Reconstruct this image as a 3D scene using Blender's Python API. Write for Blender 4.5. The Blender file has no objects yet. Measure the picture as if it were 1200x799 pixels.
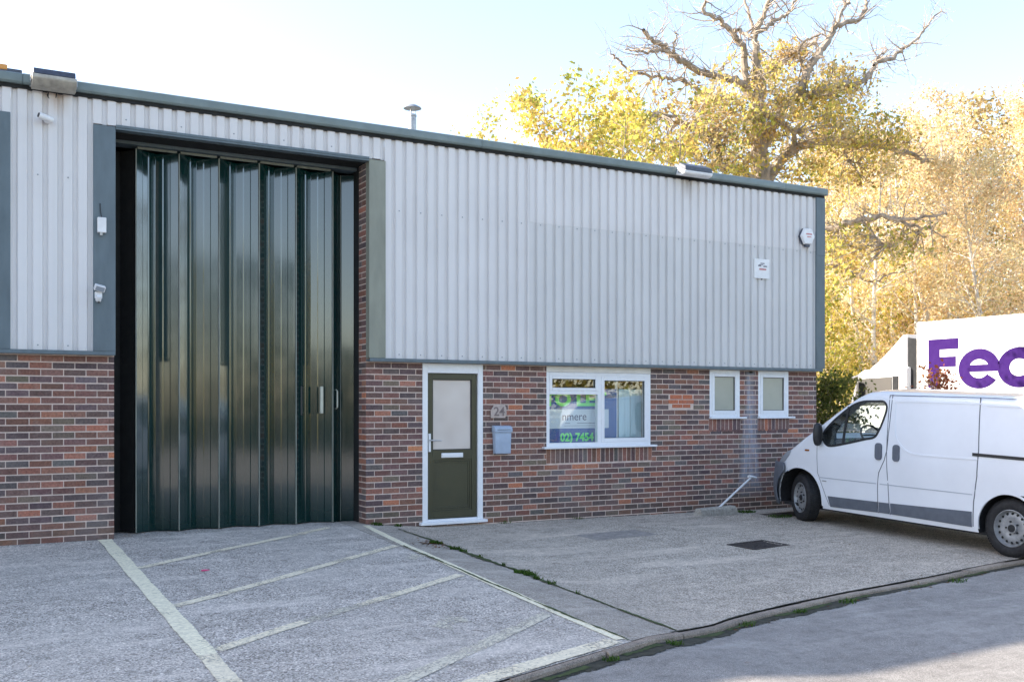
import bpy, bmesh, math, random
import numpy as np
from mathutils import Vector, Matrix
R = math.radians
scene = bpy.context.scene
COL = scene.collection

# ------------------------------------------------------------------ helpers
def tag(o, label=None, cat=None, group=None, kind=None):
    if label: o['label'] = label
    if cat: o['category'] = cat
    if group: o['group'] = group
    if kind: o['kind'] = kind
    return o

def empty(name, loc=(0, 0, 0), label=None, cat=None, group=None, kind=None):
    o = bpy.data.objects.new(name, None)
    o.empty_display_size = 0.2
    o.location = loc
    COL.objects.link(o)
    return tag(o, label, cat, group, kind)

class MB:
    def __init__(s):
        s.v = []; s.f = []; s.c = []; s.m = []
    def add(s, vs, fs, col=(1, 1, 1), mi=0):
        b = len(s.v)
        s.v += [tuple(p) for p in vs]
        for f in fs:
            s.f.append([b + i for i in f]); s.c.append(col); s.m.append(mi)
    def box(s, x0, y0, z0, x1, y1, z1, M=None, col=(1, 1, 1), mi=0):
        vs = [Vector(p) for p in ((x0, y0, z0), (x1, y0, z0), (x1, y1, z0), (x0, y1, z0), (x0, y0, z1), (x1, y0, z1), (x1, y1, z1), (x0, y1, z1))]
        if M is not None: vs = [M @ p for p in vs]
        s.add(vs, [(0, 3, 2, 1), (4, 5, 6, 7), (0, 1, 5, 4), (1, 2, 6, 5), (2, 3, 7, 6), (3, 0, 4, 7)], col, mi)
        return s
    def tube(s, pts, rad, n=8, caps=True, col=(1, 1, 1), mi=0):
        pts = [Vector(p) for p in pts]
        if not isinstance(rad, (list, tuple)): rad = [rad] * len(pts)
        rings = []; prev = None
        for i, p in enumerate(pts):
            a = pts[max(i - 1, 0)]; b = pts[min(i + 1, len(pts) - 1)]
            d = (b - a)
            d = d.normalized() if d.length > 1e-9 else Vector((0, 0, 1))
            if prev is None:
                u = d.orthogonal().normalized()
            else:
                u = prev - d * prev.dot(d)
                u = u.normalized() if u.length > 1e-6 else d.orthogonal().normalized()
            prev = u; w = d.cross(u)
            rings.append([p + (u * math.cos(2 * math.pi * k / n) + w * math.sin(2 * math.pi * k / n)) * rad[i] for k in range(n)])
        vs = [q for r in rings for q in r]; fs = []
        for i in range(len(rings) - 1):
            for k in range(n):
                fs.append((i * n + k, i * n + (k + 1) % n, (i + 1) * n + (k + 1) % n, (i + 1) * n + k))
        if caps:
            fs.append(tuple(reversed(range(n)))); fs.append(tuple((len(rings) - 1) * n + k for k in range(n)))
        s.add(vs, fs, col, mi); return s
    def prism(s, poly, fn, d0, d1, col=(1, 1, 1), mi=0):
        """poly 2D, fn(a, b, d) -> 3D; extruded from d0 to d1"""
        n = len(poly)
        vs = [fn(a, b, d0) for a, b in poly] + [fn(a, b, d1) for a, b in poly]
        fs = [tuple(range(n)), tuple(reversed(range(n, 2 * n)))] + [(i, i + n, (i + 1) % n + n, (i + 1) % n) for i in range(n)]
        s.add(vs, fs, col, mi); return s
    def lathe(s, prof, M=None, n=32, col=(1, 1, 1), mi=0, caps=True):
        """prof: (radius, height) turned about local z"""
        M = M or Matrix()
        vs = []; fs = []
        for r, h in prof:
            for k in range(n):
                a = 2 * math.pi * k / n
                vs.append(M @ Vector((r * math.cos(a), r * math.sin(a), h)))
        for i in range(len(prof) - 1):
            for k in range(n):
                fs.append((i * n + k, i * n + (k + 1) % n, (i + 1) * n + (k + 1) % n, (i + 1) * n + k))
        if caps: fs.append(tuple(reversed(range(n)))); fs.append(tuple((len(prof) - 1) * n + k for k in range(n)))
        s.add(vs, fs, col, mi); return s
    def build(s, name, mats, parent=None, bevel=0, smooth=False, seg=2, fix=True, loc=None):
        me = bpy.data.meshes.new(name)
        me.from_pydata(s.v, [], s.f)
        if not isinstance(mats, (list, tuple)): mats = [mats]
        for m in mats: me.materials.append(m)
        me.polygons.foreach_set('material_index', s.m)
        at = me.attributes.new('Tint', 'FLOAT_COLOR', 'FACE')
        at.data.foreach_set('color', [x for c in s.c for x in (c[0], c[1], c[2], 1.0)])
        if fix or bevel:
            bm = bmesh.new(); bm.from_mesh(me)
            if fix: bmesh.ops.recalc_face_normals(bm, faces=bm.faces)
            if bevel:
                es = [e for e in bm.edges if len(e.link_faces) == 2 and e.calc_face_angle(0) > 0.5]
                bmesh.ops.bevel(bm, geom=es, offset=bevel, segments=seg, affect='EDGES', clamp_overlap=True, profile=0.5)
            bm.to_mesh(me); bm.free()
        if smooth:
            me.polygons.foreach_set('use_smooth', [True] * len(me.polygons))
            me.set_sharp_from_angle(angle=R(38))
        me.update()
        o = bpy.data.objects.new(name, me)
        COL.objects.link(o)
        if parent is not None: o.parent = parent
        if loc is not None: o.location = loc
        return o

# ------------------------------------------------------------------ materials
def nn(nt, t, **kw):
    n = nt.nodes.new(t)
    for k, v in kw.items():
        if k.startswith('i_'): n.inputs[k[2:].replace('_', ' ')].default_value = v
        else: setattr(n, k, v)
    return n
def newmat(name):
    m = bpy.data.materials.new(name); m.use_nodes = True
    nt = m.node_tree
    return m, nt, nt.nodes['Principled BSDF']
def ramp(nt, fac, stops, interp='LINEAR'):
    r = nt.nodes.new('ShaderNodeValToRGB'); r.color_ramp.interpolation = interp
    el = r.color_ramp.elements
    while len(el) < len(stops): el.new(0.5)
    for e, (p, c) in zip(el, stops):
        e.position = p; e.color = (c, c, c, 1) if isinstance(c, (int, float)) else (*c, 1)
    nt.links.new(fac, r.inputs[0]); return r.outputs[0]
def mix(nt, fac, a, b, mode='MIX'):
    n = nt.nodes.new('ShaderNodeMix'); n.data_type = 'RGBA'; n.blend_type = mode
    for sock, v in ((n.inputs[0], fac), (n.inputs[6], a), (n.inputs[7], b)):
        if isinstance(v, bpy.types.NodeSocket): nt.links.new(v, sock)
        elif isinstance(v, (tuple, list)): sock.default_value = (*v[:3], 1)
        else: sock.default_value = v
    return n.outputs[2]
def mth(nt, op, a, b=0.0, clamp=False):
    n = nt.nodes.new('ShaderNodeMath'); n.operation = op; n.use_clamp = clamp
    for i, v in enumerate((a, b)):
        if isinstance(v, bpy.types.NodeSocket): nt.links.new(v, n.inputs[i])
        else: n.inputs[i].default_value = v
    return n.outputs[0]
def coords(nt, scale=(1, 1, 1), kind='Object'):
    tc = nt.nodes.new('ShaderNodeTexCoord'); mp = nt.nodes.new('ShaderNodeMapping')
    mp.inputs['Scale'].default_value = scale
    nt.links.new(tc.outputs[kind], mp.inputs[0]); return mp.outputs[0]
def noise(nt, vec, scale, detail=4, rough=0.55, dist=0.0):
    n = nt.nodes.new('ShaderNodeTexNoise'); n.inputs['Scale'].default_value = scale
    n.inputs['Detail'].default_value = detail; n.inputs['Roughness'].default_value = rough
    n.inputs['Distortion'].default_value = dist
    nt.links.new(vec, n.inputs['Vector']); return n.outputs[0]
def bump(nt, h, bsdf, strength=0.3, dist=0.01):
    b = nt.nodes.new('ShaderNodeBump'); b.inputs['Strength'].default_value = strength; b.inputs['Distance'].default_value = dist
    nt.links.new(h, b.inputs['Height']); nt.links.new(b.outputs[0], bsdf.inputs['Normal'])

def simple(name, col, rough=0.5, metal=0.0, var=0.12, scale=6, stretch=(1, 1, 1), bmp=0.0, coat=0.0, spec=0.5, bscale=60):
    m, nt, b = newmat(name)
    v = coords(nt, stretch)
    n = noise(nt, v, scale, 5, 0.6)
    f = ramp(nt, n, [(0.3, 1 - var), (0.7, 1 + var * 0.4)])
    c = mix(nt, 1.0, col, f, 'MULTIPLY')
    nt.links.new(c, b.inputs['Base Color'])
    rr = ramp(nt, n, [(0.3, min(1, rough * 1.15)), (0.7, rough * 0.9)])
    nt.links.new(rr, b.inputs['Roughness'])
    b.inputs['Metallic'].default_value = metal
    b.inputs['Coat Weight'].default_value = coat
    b.inputs['Specular IOR Level'].default_value = spec
    if bmp: bump(nt, noise(nt, v, bscale, 3), b, bmp, 0.004)
    return m

M = {}
# bricks carry their own fired colour as a face attribute
def brick_mat():
    m, nt, b = newmat('brick')
    at = nt.nodes.new('ShaderNodeAttribute'); at.attribute_name = 'Tint'
    v = coords(nt)
    n1 = noise(nt, v, 45, 4, 0.65); n2 = noise(nt, v, 9, 3); n3 = noise(nt, v, 1.1, 3, 0.6)
    c = mix(nt, 1.0, at.outputs['Color'], ramp(nt, n1, [(0.28, 0.62), (0.72, 1.35)]), 'MULTIPLY')
    c = mix(nt, ramp(nt, n2, [(0.5, 0.0), (0.8, 0.30)]), c, (0.30, 0.24, 0.21))
    # pale lime bloom and grey grime patches
    c = mix(nt, ramp(nt, n3, [(0.52, 0.0), (0.75, 0.24)]), c, (0.36, 0.32, 0.31))
    sp = nt.nodes.new('ShaderNodeSeparateXYZ'); nt.links.new(v, sp.inputs[0])
    low = mth(nt, 'MULTIPLY', mth(nt, 'SUBTRACT', 0.42, sp.outputs[2]), 2.2, True)
    c = mix(nt, mth(nt, 'MULTIPLY', low, ramp(nt, noise(nt, v, 3.1, 4), [(0.3, 0.1), (0.65, 0.75)])), c, (0.060, 0.056, 0.040))
    # washed-out lime run below the overflow between the two small windows
    dx = mth(nt, 'ABSOLUTE', mth(nt, 'ADD', mth(nt, 'SUBTRACT', sp.outputs[0], 10.95), mth(nt, 'MULTIPLY', mth(nt, 'SUBTRACT', noise(nt, v, 4.0, 3), 0.5), 0.22)))
    wd = mth(nt, 'ADD', 0.10, mth(nt, 'MULTIPLY', mth(nt, 'SUBTRACT', 2.1, sp.outputs[2]), 0.085))
    st = mth(nt, 'DIVIDE', mth(nt, 'SUBTRACT', wd, dx), 0.09, True)
    st = mth(nt, 'MULTIPLY', st, ramp(nt, noise(nt, coords(nt, (6, 6, 1.2)), 3.0, 4), [(0.3, 0.25), (0.6, 0.8)]))
    gate = mth(nt, 'MULTIPLY', mth(nt, 'SUBTRACT', sp.outputs[2], 0.12), 3.0, True)
    c = mix(nt, mth(nt, 'MULTIPLY', st, gate), c, (0.33, 0.35, 0.40))
    nt.links.new(c, b.inputs['Base Color']); b.inputs['Roughness'].default_value = 0.85
    bump(nt, n1, b, 0.5, 0.004)
    return m
M['brick'] = brick_mat()
M['mortar'] = simple('mortar', (0.68, 0.535, 0.455), 0.95, var=0.25, scale=14, bmp=0.6, bscale=120)

def cladding_mat(name, base, dirt):
    m, nt, b = newmat(name)
    v = coords(nt, (3.4, 3.4, 0.25)); n = noise(nt, v, 2.2, 6, 0.6)
    n2 = noise(nt, coords(nt), 0.8, 4, 0.6); n3 = noise(nt, coords(nt, (14, 14, 0.7)), 1.0, 5, 0.7)
    c = mix(nt, ramp(nt, n, [(0.35, 0.0), (0.75, 0.30)]), base, dirt)
    c = mix(nt, ramp(nt, n3, [(0.55, 0.0), (0.85, 0.30)]), c, (0.58, 0.55, 0.50))
    c = mix(nt, 1.0, c, ramp(nt, n2, [(0.3, 0.93), (0.7, 1.03)]), 'MULTIPLY')
    # rust weep under the left floodlight
    sp = nt.nodes.new('ShaderNodeSeparateXYZ'); nt.links.new(coords(nt), sp.inputs[0])
    def weep(x, zt, length, width):
        a = mth(nt, 'SUBTRACT', 1.0, mth(nt, 'DIVIDE', mth(nt, 'ABSOLUTE', mth(nt, 'SUBTRACT', sp.outputs[0], x)), width), True)
        d = mth(nt, 'SUBTRACT', 1.0, mth(nt, 'DIVIDE', mth(nt, 'SUBTRACT', zt, sp.outputs[2]), length), True)
        return mth(nt, 'MULTIPLY', mth(nt, 'MULTIPLY', a, d), ramp(nt, n3, [(0.3, 0.2), (0.6, 0.9)]))
    c = mix(nt, weep(1.10, 4.92, 0.30, 0.16), c, (0.34, 0.19, 0.09))
    c = mix(nt, weep(9.65, 4.92, 0.34, 0.12), c, (0.22, 0.17, 0.13))
    nt.links.new(c, b.inputs['Base Color'])
    b.inputs['Roughness'].default_value = 0.5
    return m
M['clad'] = cladding_mat('cladding_coating', (0.70, 0.68, 0.67), (0.61, 0.59, 0.585))
M['clad_low'] = cladding_mat('weathered_cladding_coating', (0.635, 0.625, 0.615), (0.56, 0.55, 0.545))
M['flash'] = simple('slate_blue_flashing', (0.112, 0.150, 0.172), 0.45, var=0.18, scale=4, stretch=(2, 2, .6))
M['flash_green'] = simple('faded_green_flashing', (0.25, 0.26, 0.21), 0.45, var=0.2, scale=3, stretch=(2, 2, .6))
M['eaves'] = simple('green_eaves_trim', (0.17, 0.215, 0.21), 0.4, var=0.2, scale=3)
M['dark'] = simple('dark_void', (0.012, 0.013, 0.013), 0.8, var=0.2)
M['rubber'] = simple('black_rubber', (0.018, 0.018, 0.02), 0.75, var=0.3, scale=20, bmp=0.2)
M['white_pvc'] = simple('white_upvc', (0.82, 0.83, 0.85), 0.28, var=0.05, scale=5)
M['cream'] = simple('cream_fascia', (0.78, 0.745, 0.68), 0.5, var=0.12, scale=5)
M['olive'] = simple('olive_door_paint', (0.045, 0.048, 0.026), 0.33, var=0.2, scale=5)
M['steel'] = simple('brushed_steel', (0.62, 0.62, 0.62), 0.3, metal=0.9, var=0.2, scale=10)
M['galv'] = simple('galvanised_metal', (0.42, 0.43, 0.44), 0.45, metal=0.6, var=0.3, scale=12)
M['screw'] = simple('screw_head', (0.26, 0.29, 0.31), 0.5, var=0.2)
M['roof'] = simple('roof_sheet', (0.20, 0.21, 0.20), 0.7, var=0.3, scale=2)
M['beige'] = simple('aged_beige_housing', (0.42, 0.39, 0.33), 0.5, var=0.3, scale=14)
M['lampdark'] = simple('dark_lamp_housing', (0.06, 0.07, 0.10), 0.4, var=0.3, scale=20)
M['amber'] = simple('amber_plastic', (0.65, 0.28, 0.05), 0.3)
M['plastic_white'] = simple('white_plastic', (0.80, 0.80, 0.80), 0.4, var=0.12, scale=9)
M['postbox'] = simple('pale_blue_enamel', (0.38, 0.46, 0.58), 0.45, var=0.14, scale=9)
M['plate'] = simple('worn_number_plate', (0.52, 0.42, 0.37), 0.6, var=0.3, scale=28)
M['plate_dark'] = simple('number_brown', (0.22, 0.17, 0.16), 0.6)
M['frost_sm'] = simple('frosted_glass_small', (0.44, 0.44, 0.36), 0.3, var=0.15, scale=1.5)
def frosted():
    m, nt, b = newmat('frosted_door_glass')
    n = noise(nt, coords(nt, (1, 1, 1)), 1.6, 2)
    nt.links.new(ramp(nt, n, [(0.3, (0.56, 0.49, 0.44)), (0.7, (0.70, 0.64, 0.59))]), b.inputs['Base Color'])
    b.inputs['Roughness'].default_value = 0.25
    bump(nt, noise(nt, coords(nt), 260, 2), b, 0.25, 0.002)
    return m
M['frost'] = frosted()
def glass(name, tint=(0.86, 0.9, 0.9), boost=2.4):
    m, nt, b = newmat(name); nt.nodes.remove(b)
    out = nt.nodes['Material Output']
    tr = nn(nt, 'ShaderNodeBsdfTransparent'); tr.inputs[0].default_value = (*tint, 1)
    gl = nn(nt, 'ShaderNodeBsdfGlossy'); gl.inputs['Roughness'].default_value = 0.008; gl.inputs[0].default_value = (1, 1, 1, 1)
    fr = nn(nt, 'ShaderNodeFresnel'); ge = nn(nt, 'ShaderNodeNewGeometry')
    nt.links.new(mth(nt, 'SUBTRACT', 1.5, mth(nt, 'MULTIPLY', ge.outputs['Backfacing'], 1.5 - 1 / 1.5)), fr.inputs[0])
    f = mth(nt, 'MULTIPLY', fr.outputs[0], boost, True)
    ms = nn(nt, 'ShaderNodeMixShader')
    nt.links.new(f, ms.inputs[0]); nt.links.new(tr.outputs[0], ms.inputs[1]); nt.links.new(gl.outputs[0], ms.inputs[2])
    nt.links.new(ms.outputs[0], out.inputs[0]); return m
M['glass'] = glass('double_glazing', (.96, .98, .98), 1.6)
M['glass_van'] = glass('tinted_van_glass', (0.88, 0.91, 0.90), 1.1)
M['blue_board'] = simple('blue_sign_board', (0.015, 0.115, 0.36), 0.4, var=0.08)
M['grey_band'] = simple('pale_sign_band', (0.70, 0.76, 0.80), 0.4, var=0.05)
M['green_ink'] = simple('lime_green_lettering', (0.20, 0.92, 0.22), 0.4, var=0.05)
M['navy_ink'] = simple('slate_lettering', (0.03, 0.05, 0.12), 0.4, var=0.05)
M['blind'] = simple('pale_blue_blind', (0.62, 0.80, 0.84), 0.6, var=0.1, scale=8, stretch=(8, 8, .2))
M['room'] = simple('room_wall', (0.42, 0.42, 0.40), 0.8)
M['terracotta'] = simple('terracotta_brick', (0.50, 0.165, 0.085), 0.8, var=0.3, scale=20)
M['red_ink'] = simple('faded_red_print', (0.55, 0.22, 0.22), 0.6)
M['grey_ink'] = simple('grey_print', (0.20, 0.20, 0.23), 0.6)

def shutter_mat():
    m, nt, b = newmat('bottle_green_gloss_paint')
    v = coords(nt, (7, 7, 0.35)); n = noise(nt, v, 1.6, 5, 0.65)
    g = noise(nt, coords(nt, (1, 1, 0.6)), 1.8, 4)
    c = mix(nt, ramp(nt, n, [(0.35, 0.0), (0.75, 1.0)]), (0.0018, 0.024, 0.024), (0.003, 0.029, 0.028))
    sp = nt.nodes.new('ShaderNodeSeparateXYZ'); nt.links.new(coords(nt), sp.inputs[0])
    low = mth(nt, 'MULTIPLY', mth(nt, 'SUBTRACT', 0.75, sp.outputs[2]), 1.3, True)
    c = mix(nt, mth(nt, 'MULTIPLY', low, ramp(nt, g, [(0.35, 0.1), (0.7, 0.65)])), c, (0.010, 0.026, 0.020))
    nt.links.new(c, b.inputs['Base Color'])
    r = mth(nt, 'ADD', ramp(nt, n, [(0.3, 0.07), (0.7, 0.13)]), mth(nt, 'MULTIPLY', low, 0.15))
    nt.links.new(mth(nt, 'SUBTRACT', 1.0, mth(nt, 'MULTIPLY', low, 0.8)), b.inputs['Specular IOR Level'])
    nt.links.new(mth(nt, 'MULTIPLY', 0.6, mth(nt, 'SUBTRACT', 1.0, low)), b.inputs['Coat Weight']); b.inputs['Coat IOR'].default_value = 1.75; b.inputs['Coat Roughness'].default_value = 0.06
    nt.links.new(r, b.inputs['Roughness'])
    bump(nt, noise(nt, coords(nt, (9, 9, 0.22)), 1.0, 3), b, 0.22, 0.005)
    return m
M['shutter'] = shutter_mat()
M['seal'] = simple('worn_edge_strip', (0.20, 0.22, 0.19), 0.4, var=0.3, scale=10, stretch=(1, 1, .4))
M['handle_cream'] = simple('cream_handle', (0.55, 0.55, 0.45), 0.4)

def aggregate(name, dark, mid, light, grime, sc=1.0, bstr=0.6, moss=0.0):
    m, nt, b = newmat(name)
    v = coords(nt)
    vo = nt.nodes.new('ShaderNodeTexVoronoi'); vo.inputs['Scale'].default_value = 85 * sc; nt.links.new(v, vo.inputs['Vector'])
    wn = nt.nodes.new('ShaderNodeTexWhiteNoise'); nt.links.new(vo.outputs['Position'], wn.inputs['Vector'])
    c = ramp(nt, wn.outputs['Value'], [(0.0, dark), (0.22, tuple(x * .72 for x in mid)), (0.5, mid), (0.8, tuple(min(1, x * 1.25) for x in mid)), (1.0, light)])
    nf = noise(nt, v, 60 * sc, 5, 0.75)
    c = mix(nt, 1.0, c, ramp(nt, nf, [(0.3, 0.50), (0.7, 1.36)]), 'MULTIPLY')
    nb = noise(nt, v, 0.45, 5, 0.6, 0.4); nm = noise(nt, v, 2.3, 5, 0.65)
    c = mix(nt, ramp(nt, nb, [(0.42, 0.0), (0.68, 0.45)]), c, grime)
    c = mix(nt, 1.0, c, ramp(nt, nm, [(0.3, 0.86), (0.72, 1.10)]), 'MULTIPLY')
    # oil and water marks
    no = noise(nt, coords(nt, (1.0, 0.55, 1)), 1.3, 4, 0.5, 0.8)
    c = mix(nt, ramp(nt, no, [(0.66, 0.0), (0.74, 0.45)]), c, tuple(x * 0.55 for x in mid))
    c = mix(nt, ramp(nt, noise(nt, coords(nt, (0.35, 1.9, 1)), 1.7, 5, 0.6, 0.5), [(0.52, 0.0), (0.70, 0.5)]), c, tuple(min(1, x * 1.5) for x in mid))
    cr = noise(nt, coords(nt, (1, 1, 1)), 7.0, 6, 0.8)
    c = mix(nt, 1.0, c, ramp(nt, cr, [(0.30, 0.70), (0.5, 1.0), (0.72, 1.16)]), 'MULTIPLY')
    nt.links.new(c, b.inputs['Base Color']); b.inputs['Roughness'].default_value = 0.9
    b.inputs['Specular IOR Level'].default_value = 0.25
    bump(nt, mth(nt, 'ADD', mth(nt, 'MULTIPLY', vo.outputs['Distance'], 1.5), nf), b, bstr, 0.006)
    return m
M['fore'] = aggregate('worn_asphalt_forecourt', (0.17, 0.145, 0.12), (0.55, 0.495, 0.435), (0.92, 0.85, 0.77), (0.58, 0.525, 0.465), 1.0)
M['slab'] = aggregate('exposed_aggregate_slab', (0.15, 0.122, 0.095), (0.52, 0.45, 0.37), (0.90, 0.81, 0.68), (0.46, 0.40, 0.335), 1.1)
M['strip'] = aggregate('smooth_concrete_path', (0.34, 0.30, 0.25), (0.45, 0.40, 0.34), (0.56, 0.50, 0.43), (0.36, 0.32, 0.275), 1.3, 0.4)
M['road'] = aggregate('asphalt_road', (0.22, 0.20, 0.182), (0.315, 0.294, 0.272), (0.45, 0.42, 0.385), (0.335, 0.312, 0.29), 2.4, 0.25)
M['kerb'] = aggregate('concrete_kerb', (0.22, 0.18, 0.145), (0.36, 0.295, 0.24), (0.50, 0.41, 0.33), (0.24, 0.20, 0.165), 2.0, 0.4)
M['ground'] = aggregate('earth_ground', (0.05, 0.05, 0.03), (0.10, 0.09, 0.05), (0.18, 0.15, 0.08), (0.08, 0.08, 0.04), 0.3, 0.4)
M['gutter'] = simple('mossy_grit', (0.050, 0.048, 0.032), 0.95, var=0.5, scale=16, bmp=0.8, bscale=50)
M['moss'] = simple('moss', (0.060, 0.085, 0.022), 0.95, var=0.5, scale=20, bmp=0.8, bscale=80)
M['iron'] = simple('rusty_iron_cover', (0.055, 0.045, 0.040), 0.8, var=0.45, scale=12, bmp=0.6)
M['patch'] = simple('tarmac_patch', (0.34, 0.31, 0.285), 0.85, var=0.3, scale=8, bmp=0.7, bscale=90)

def paint_mat(name, col, wear):
    m, nt, b = newmat(name)
    out = nt.nodes['Material Output']
    v = coords(nt)
    n = mth(nt, 'ADD', mth(nt, 'MULTIPLY', noise(nt, v, 38, 4, 0.75), 0.6), mth(nt, 'MULTIPLY', noise(nt, v, 2.6, 4, 0.6), 0.4))
    b.inputs['Base Color'].default_value = (*col, 1); b.inputs['Roughness'].default_value = 0.8
    c = mix(nt, 1.0, col, ramp(nt, noise(nt, v, 30, 4), [(0.3, 0.75), (0.7, 1.08)]), 'MULTIPLY'); nt.links.new(c, b.inputs['Base Color'])
    tr = nn(nt, 'ShaderNodeBsdfTransparent'); ms = nn(nt, 'ShaderNodeMixShader')
    f = ramp(nt, n, [(wear - 0.03, 0.0), (wear + 0.03, 1.0)])
    nt.links.new(f, ms.inputs[0]); nt.links.new(tr.outputs[0], ms.inputs[1]); nt.links.new(b.outputs[0], ms.inputs[2])
    nt.links.new(ms.outputs[0], out.inputs[0]); return m
M['paint'] = paint_mat('road_paint', (0.93, 0.85, 0.62), 0.385)
M['paint_worn'] = paint_mat('worn_road_paint', (0.88, 0.78, 0.58), 0.445)
M['paint_faint'] = paint_mat('faint_road_paint', (0.74, 0.68, 0.54), 0.49)

def leafmat(name, trans=0.45):
    m, nt, b = newmat(name); nt.nodes.remove(b)
    out = nt.nodes['Material Output']
    at = nt.nodes.new('ShaderNodeAttribute'); at.attribute_name = 'Tint'
    d = nn(nt, 'ShaderNodeBsdfDiffuse'); t = nn(nt, 'ShaderNodeBsdfTranslucent'); ms = nn(nt, 'ShaderNodeMixShader'); ms.inputs[0].default_value = trans
    nt.links.new(at.outputs['Color'], d.inputs[0]); nt.links.new(at.outputs['Color'], t.inputs[0])
    nt.links.new(d.outputs[0], ms.inputs[1]); nt.links.new(t.outputs[0], ms.inputs[2]); nt.links.new(ms.outputs[0], out.inputs[0])
    return m
M['leaf'] = leafmat('leaves', .55)
M['bark'] = simple('oak_bark', (0.40, 0.33, 0.26), 0.9, var=0.55, scale=5, stretch=(1, 1, .35), bmp=0.8, bscale=14)
M['bark_pale'] = simple('birch_bark', (0.66, 0.60, 0.52), 0.8, var=0.5, scale=4, stretch=(1, 1, 1.6), bmp=0.3)

M['van'] = simple('white_van_paint', (0.80, 0.82, 0.86), 0.22, var=0.05, scale=2, coat=0.5)
M['van_grey'] = simple('grey_bumper_plastic', (0.12, 0.135, 0.165), 0.55, var=0.15, scale=9, bmp=0.15)
M['black'] = simple('black_plastic', (0.02, 0.021, 0.024), 0.4, var=0.2)
M['gap'] = simple('panel_gap', (0.10, 0.11, 0.13), 0.7)
M['crease'] = simple('panel_crease', (0.42, 0.45, 0.50), 0.4)
M['rim'] = simple('painted_steel_rim', (0.33, 0.34, 0.35), 0.45, metal=0.3, var=0.3, scale=16)
M['lamp'] = simple('lamp_lens', (0.30, 0.33, 0.37), 0.08, coat=1.0)
M['orange'] = simple('orange_lens', (0.30, 0.10, 0.02), 0.2)
M['truck'] = simple('white_truck_panel', (0.74, 0.74, 0.75), 0.75, var=0.14, scale=1.2, spec=.15)
M['truck_grey'] = simple('grey_truck_panel', (0.03, 0.032, 0.036), 0.85, var=0.15, spec=.1)
M['purple'] = simple('purple_vinyl', (0.034, 0.011, 0.105), 0.85, var=0.08, spec=.1)
M['orange_vinyl'] = simple('orange_vinyl', (0.7, 0.16, 0.01), 0.85, var=0.08, spec=.1)
M['seat'] = simple('van_seat_fabric', (0.16, 0.16, 0.165), 0.9)

# ------------------------------------------------------------------ terrain heights
def lerp_pts(pts, x):
    if x <= pts[0][0]: return pts[0][1]
    for (a, b), (c, d) in zip(pts, pts[1:]):
        if x <= c: return b + (d - b) * (x - a) / (c - a)
    return pts[-1][1]
WP = [(-50, .10), (4.6, .088), (5.5, .0), (6.4, -.01), (9.8, -.03), (11.3, -.055), (60, -.06)]
KP = [(-60, -9), (-2, -7.6), (1, -7.02), (3.1, -6.42), (4.3, -6.05), (5.03, -5.8), (5.96, -5.42), (7.55, -5.16), (8.95, -5.0), (10.8, -4.72), (13, -4.5), (60, -4)]
def yk(x): return (lerp_pts(KP, x - .3) + 2 * lerp_pts(KP, x) + lerp_pts(KP, x + .3)) / 4
def slope(x): return lerp_pts([(6, .042), (10, .033)], x)
def g(x, y):
    z = lerp_pts(WP, x) + slope(x) * min(y, 0)
    return z + 0.006 * math.sin(1.3 * x + .7 * y) * math.sin(.9 * y + 2) * min(1, max(0, -y) * 2)
def road_z(x, y):
    k = yk(x)
    return g(x, k) - 0.036 - 0.012 * min(k - y, 12)

def strip_sheet(name, xs, ya, yb, ny, zf, mat, lift=0.0):
    mb = MB(); vs = []; fs = []
    for x in xs:
        a, b = ya(x), yb(x)
        for j in range(ny + 1):
            y = a + (b - a) * j / ny
            vs.append((x, y, zf(x, y) + lift))
    n = ny + 1
    for i in range(len(xs) - 1):
        for j in range(ny):
            fs.append((i * n + j, (i + 1) * n + j, (i + 1) * n + j + 1, i * n + j + 1))
    mb.add(vs, fs); return mb.build(name, mat, smooth=True)
def frange(a, b, s):
    n = max(1, int(round((b - a) / s))); return [a + (b - a) * i / n for i in range(n + 1)]

# the far ground
mb = MB()
xs = frange(-150, 220, 10); ys = frange(-150, 220, 10)
vs = []; fs = []
for x in xs:
    for y in ys: vs.append((x, y, -0.62 if y < 5 else -0.30))
for i in range(len(xs) - 1):
    for j in range(len(ys) - 1):
        a = i * len(ys) + j; fs.append((a, a + len(ys), a + len(ys) + 1, a + 1))
mb.add(vs, fs)
tag(mb.build('ground', M['ground']), 'rough earth ground stretching away beneath the trees', kind='structure')
yt = lambda x: 0.95 if x < 4.64 else 0.02
tag(strip_sheet('forecourt', frange(-14, 4.42, .16), lambda x: 0.95, lambda x: yk(x) + .09, 60, g, M['fore']), 'grey worn forecourt with a painted hatched bay', kind='structure')
tag(strip_sheet('path', [4.42, 4.52, 4.62, 4.7, 4.8, 4.9, 5.0], lambda x: 0.4, lambda x: yk(x) + .09, 60, lambda x, y: g(x, y) + .002, M['strip']), 'narrow smooth concrete path strip beside the painted bay', kind='structure')
tag(strip_sheet('parking_slab', [5.0] + frange(5.1, 12.6, .15), lambda x: .02, lambda x: yk(x) + .09, 50, lambda x, y: g(x, y) + .004, M['slab']), 'brown grey aggregate concrete slab in front of the brick wall', kind='structure')
tag(strip_sheet('yard', frange(12.6, 75, 1.5), lambda x: 30, lambda x: yk(x) + .09, 30, lambda x, y: -.06 + .033 * min(y, 0), M['slab']), 'service yard beyond the end of the unit', kind='structure')
tag(strip_sheet('road', frange(-60, -2, 2) + frange(-1.8, 15, .2) + frange(16, 80, 2), lambda x: yk(x) - .02, lambda x: -28, 40, road_z, M['road']), 'smooth blue grey tarmac access road', kind='structure')
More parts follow.
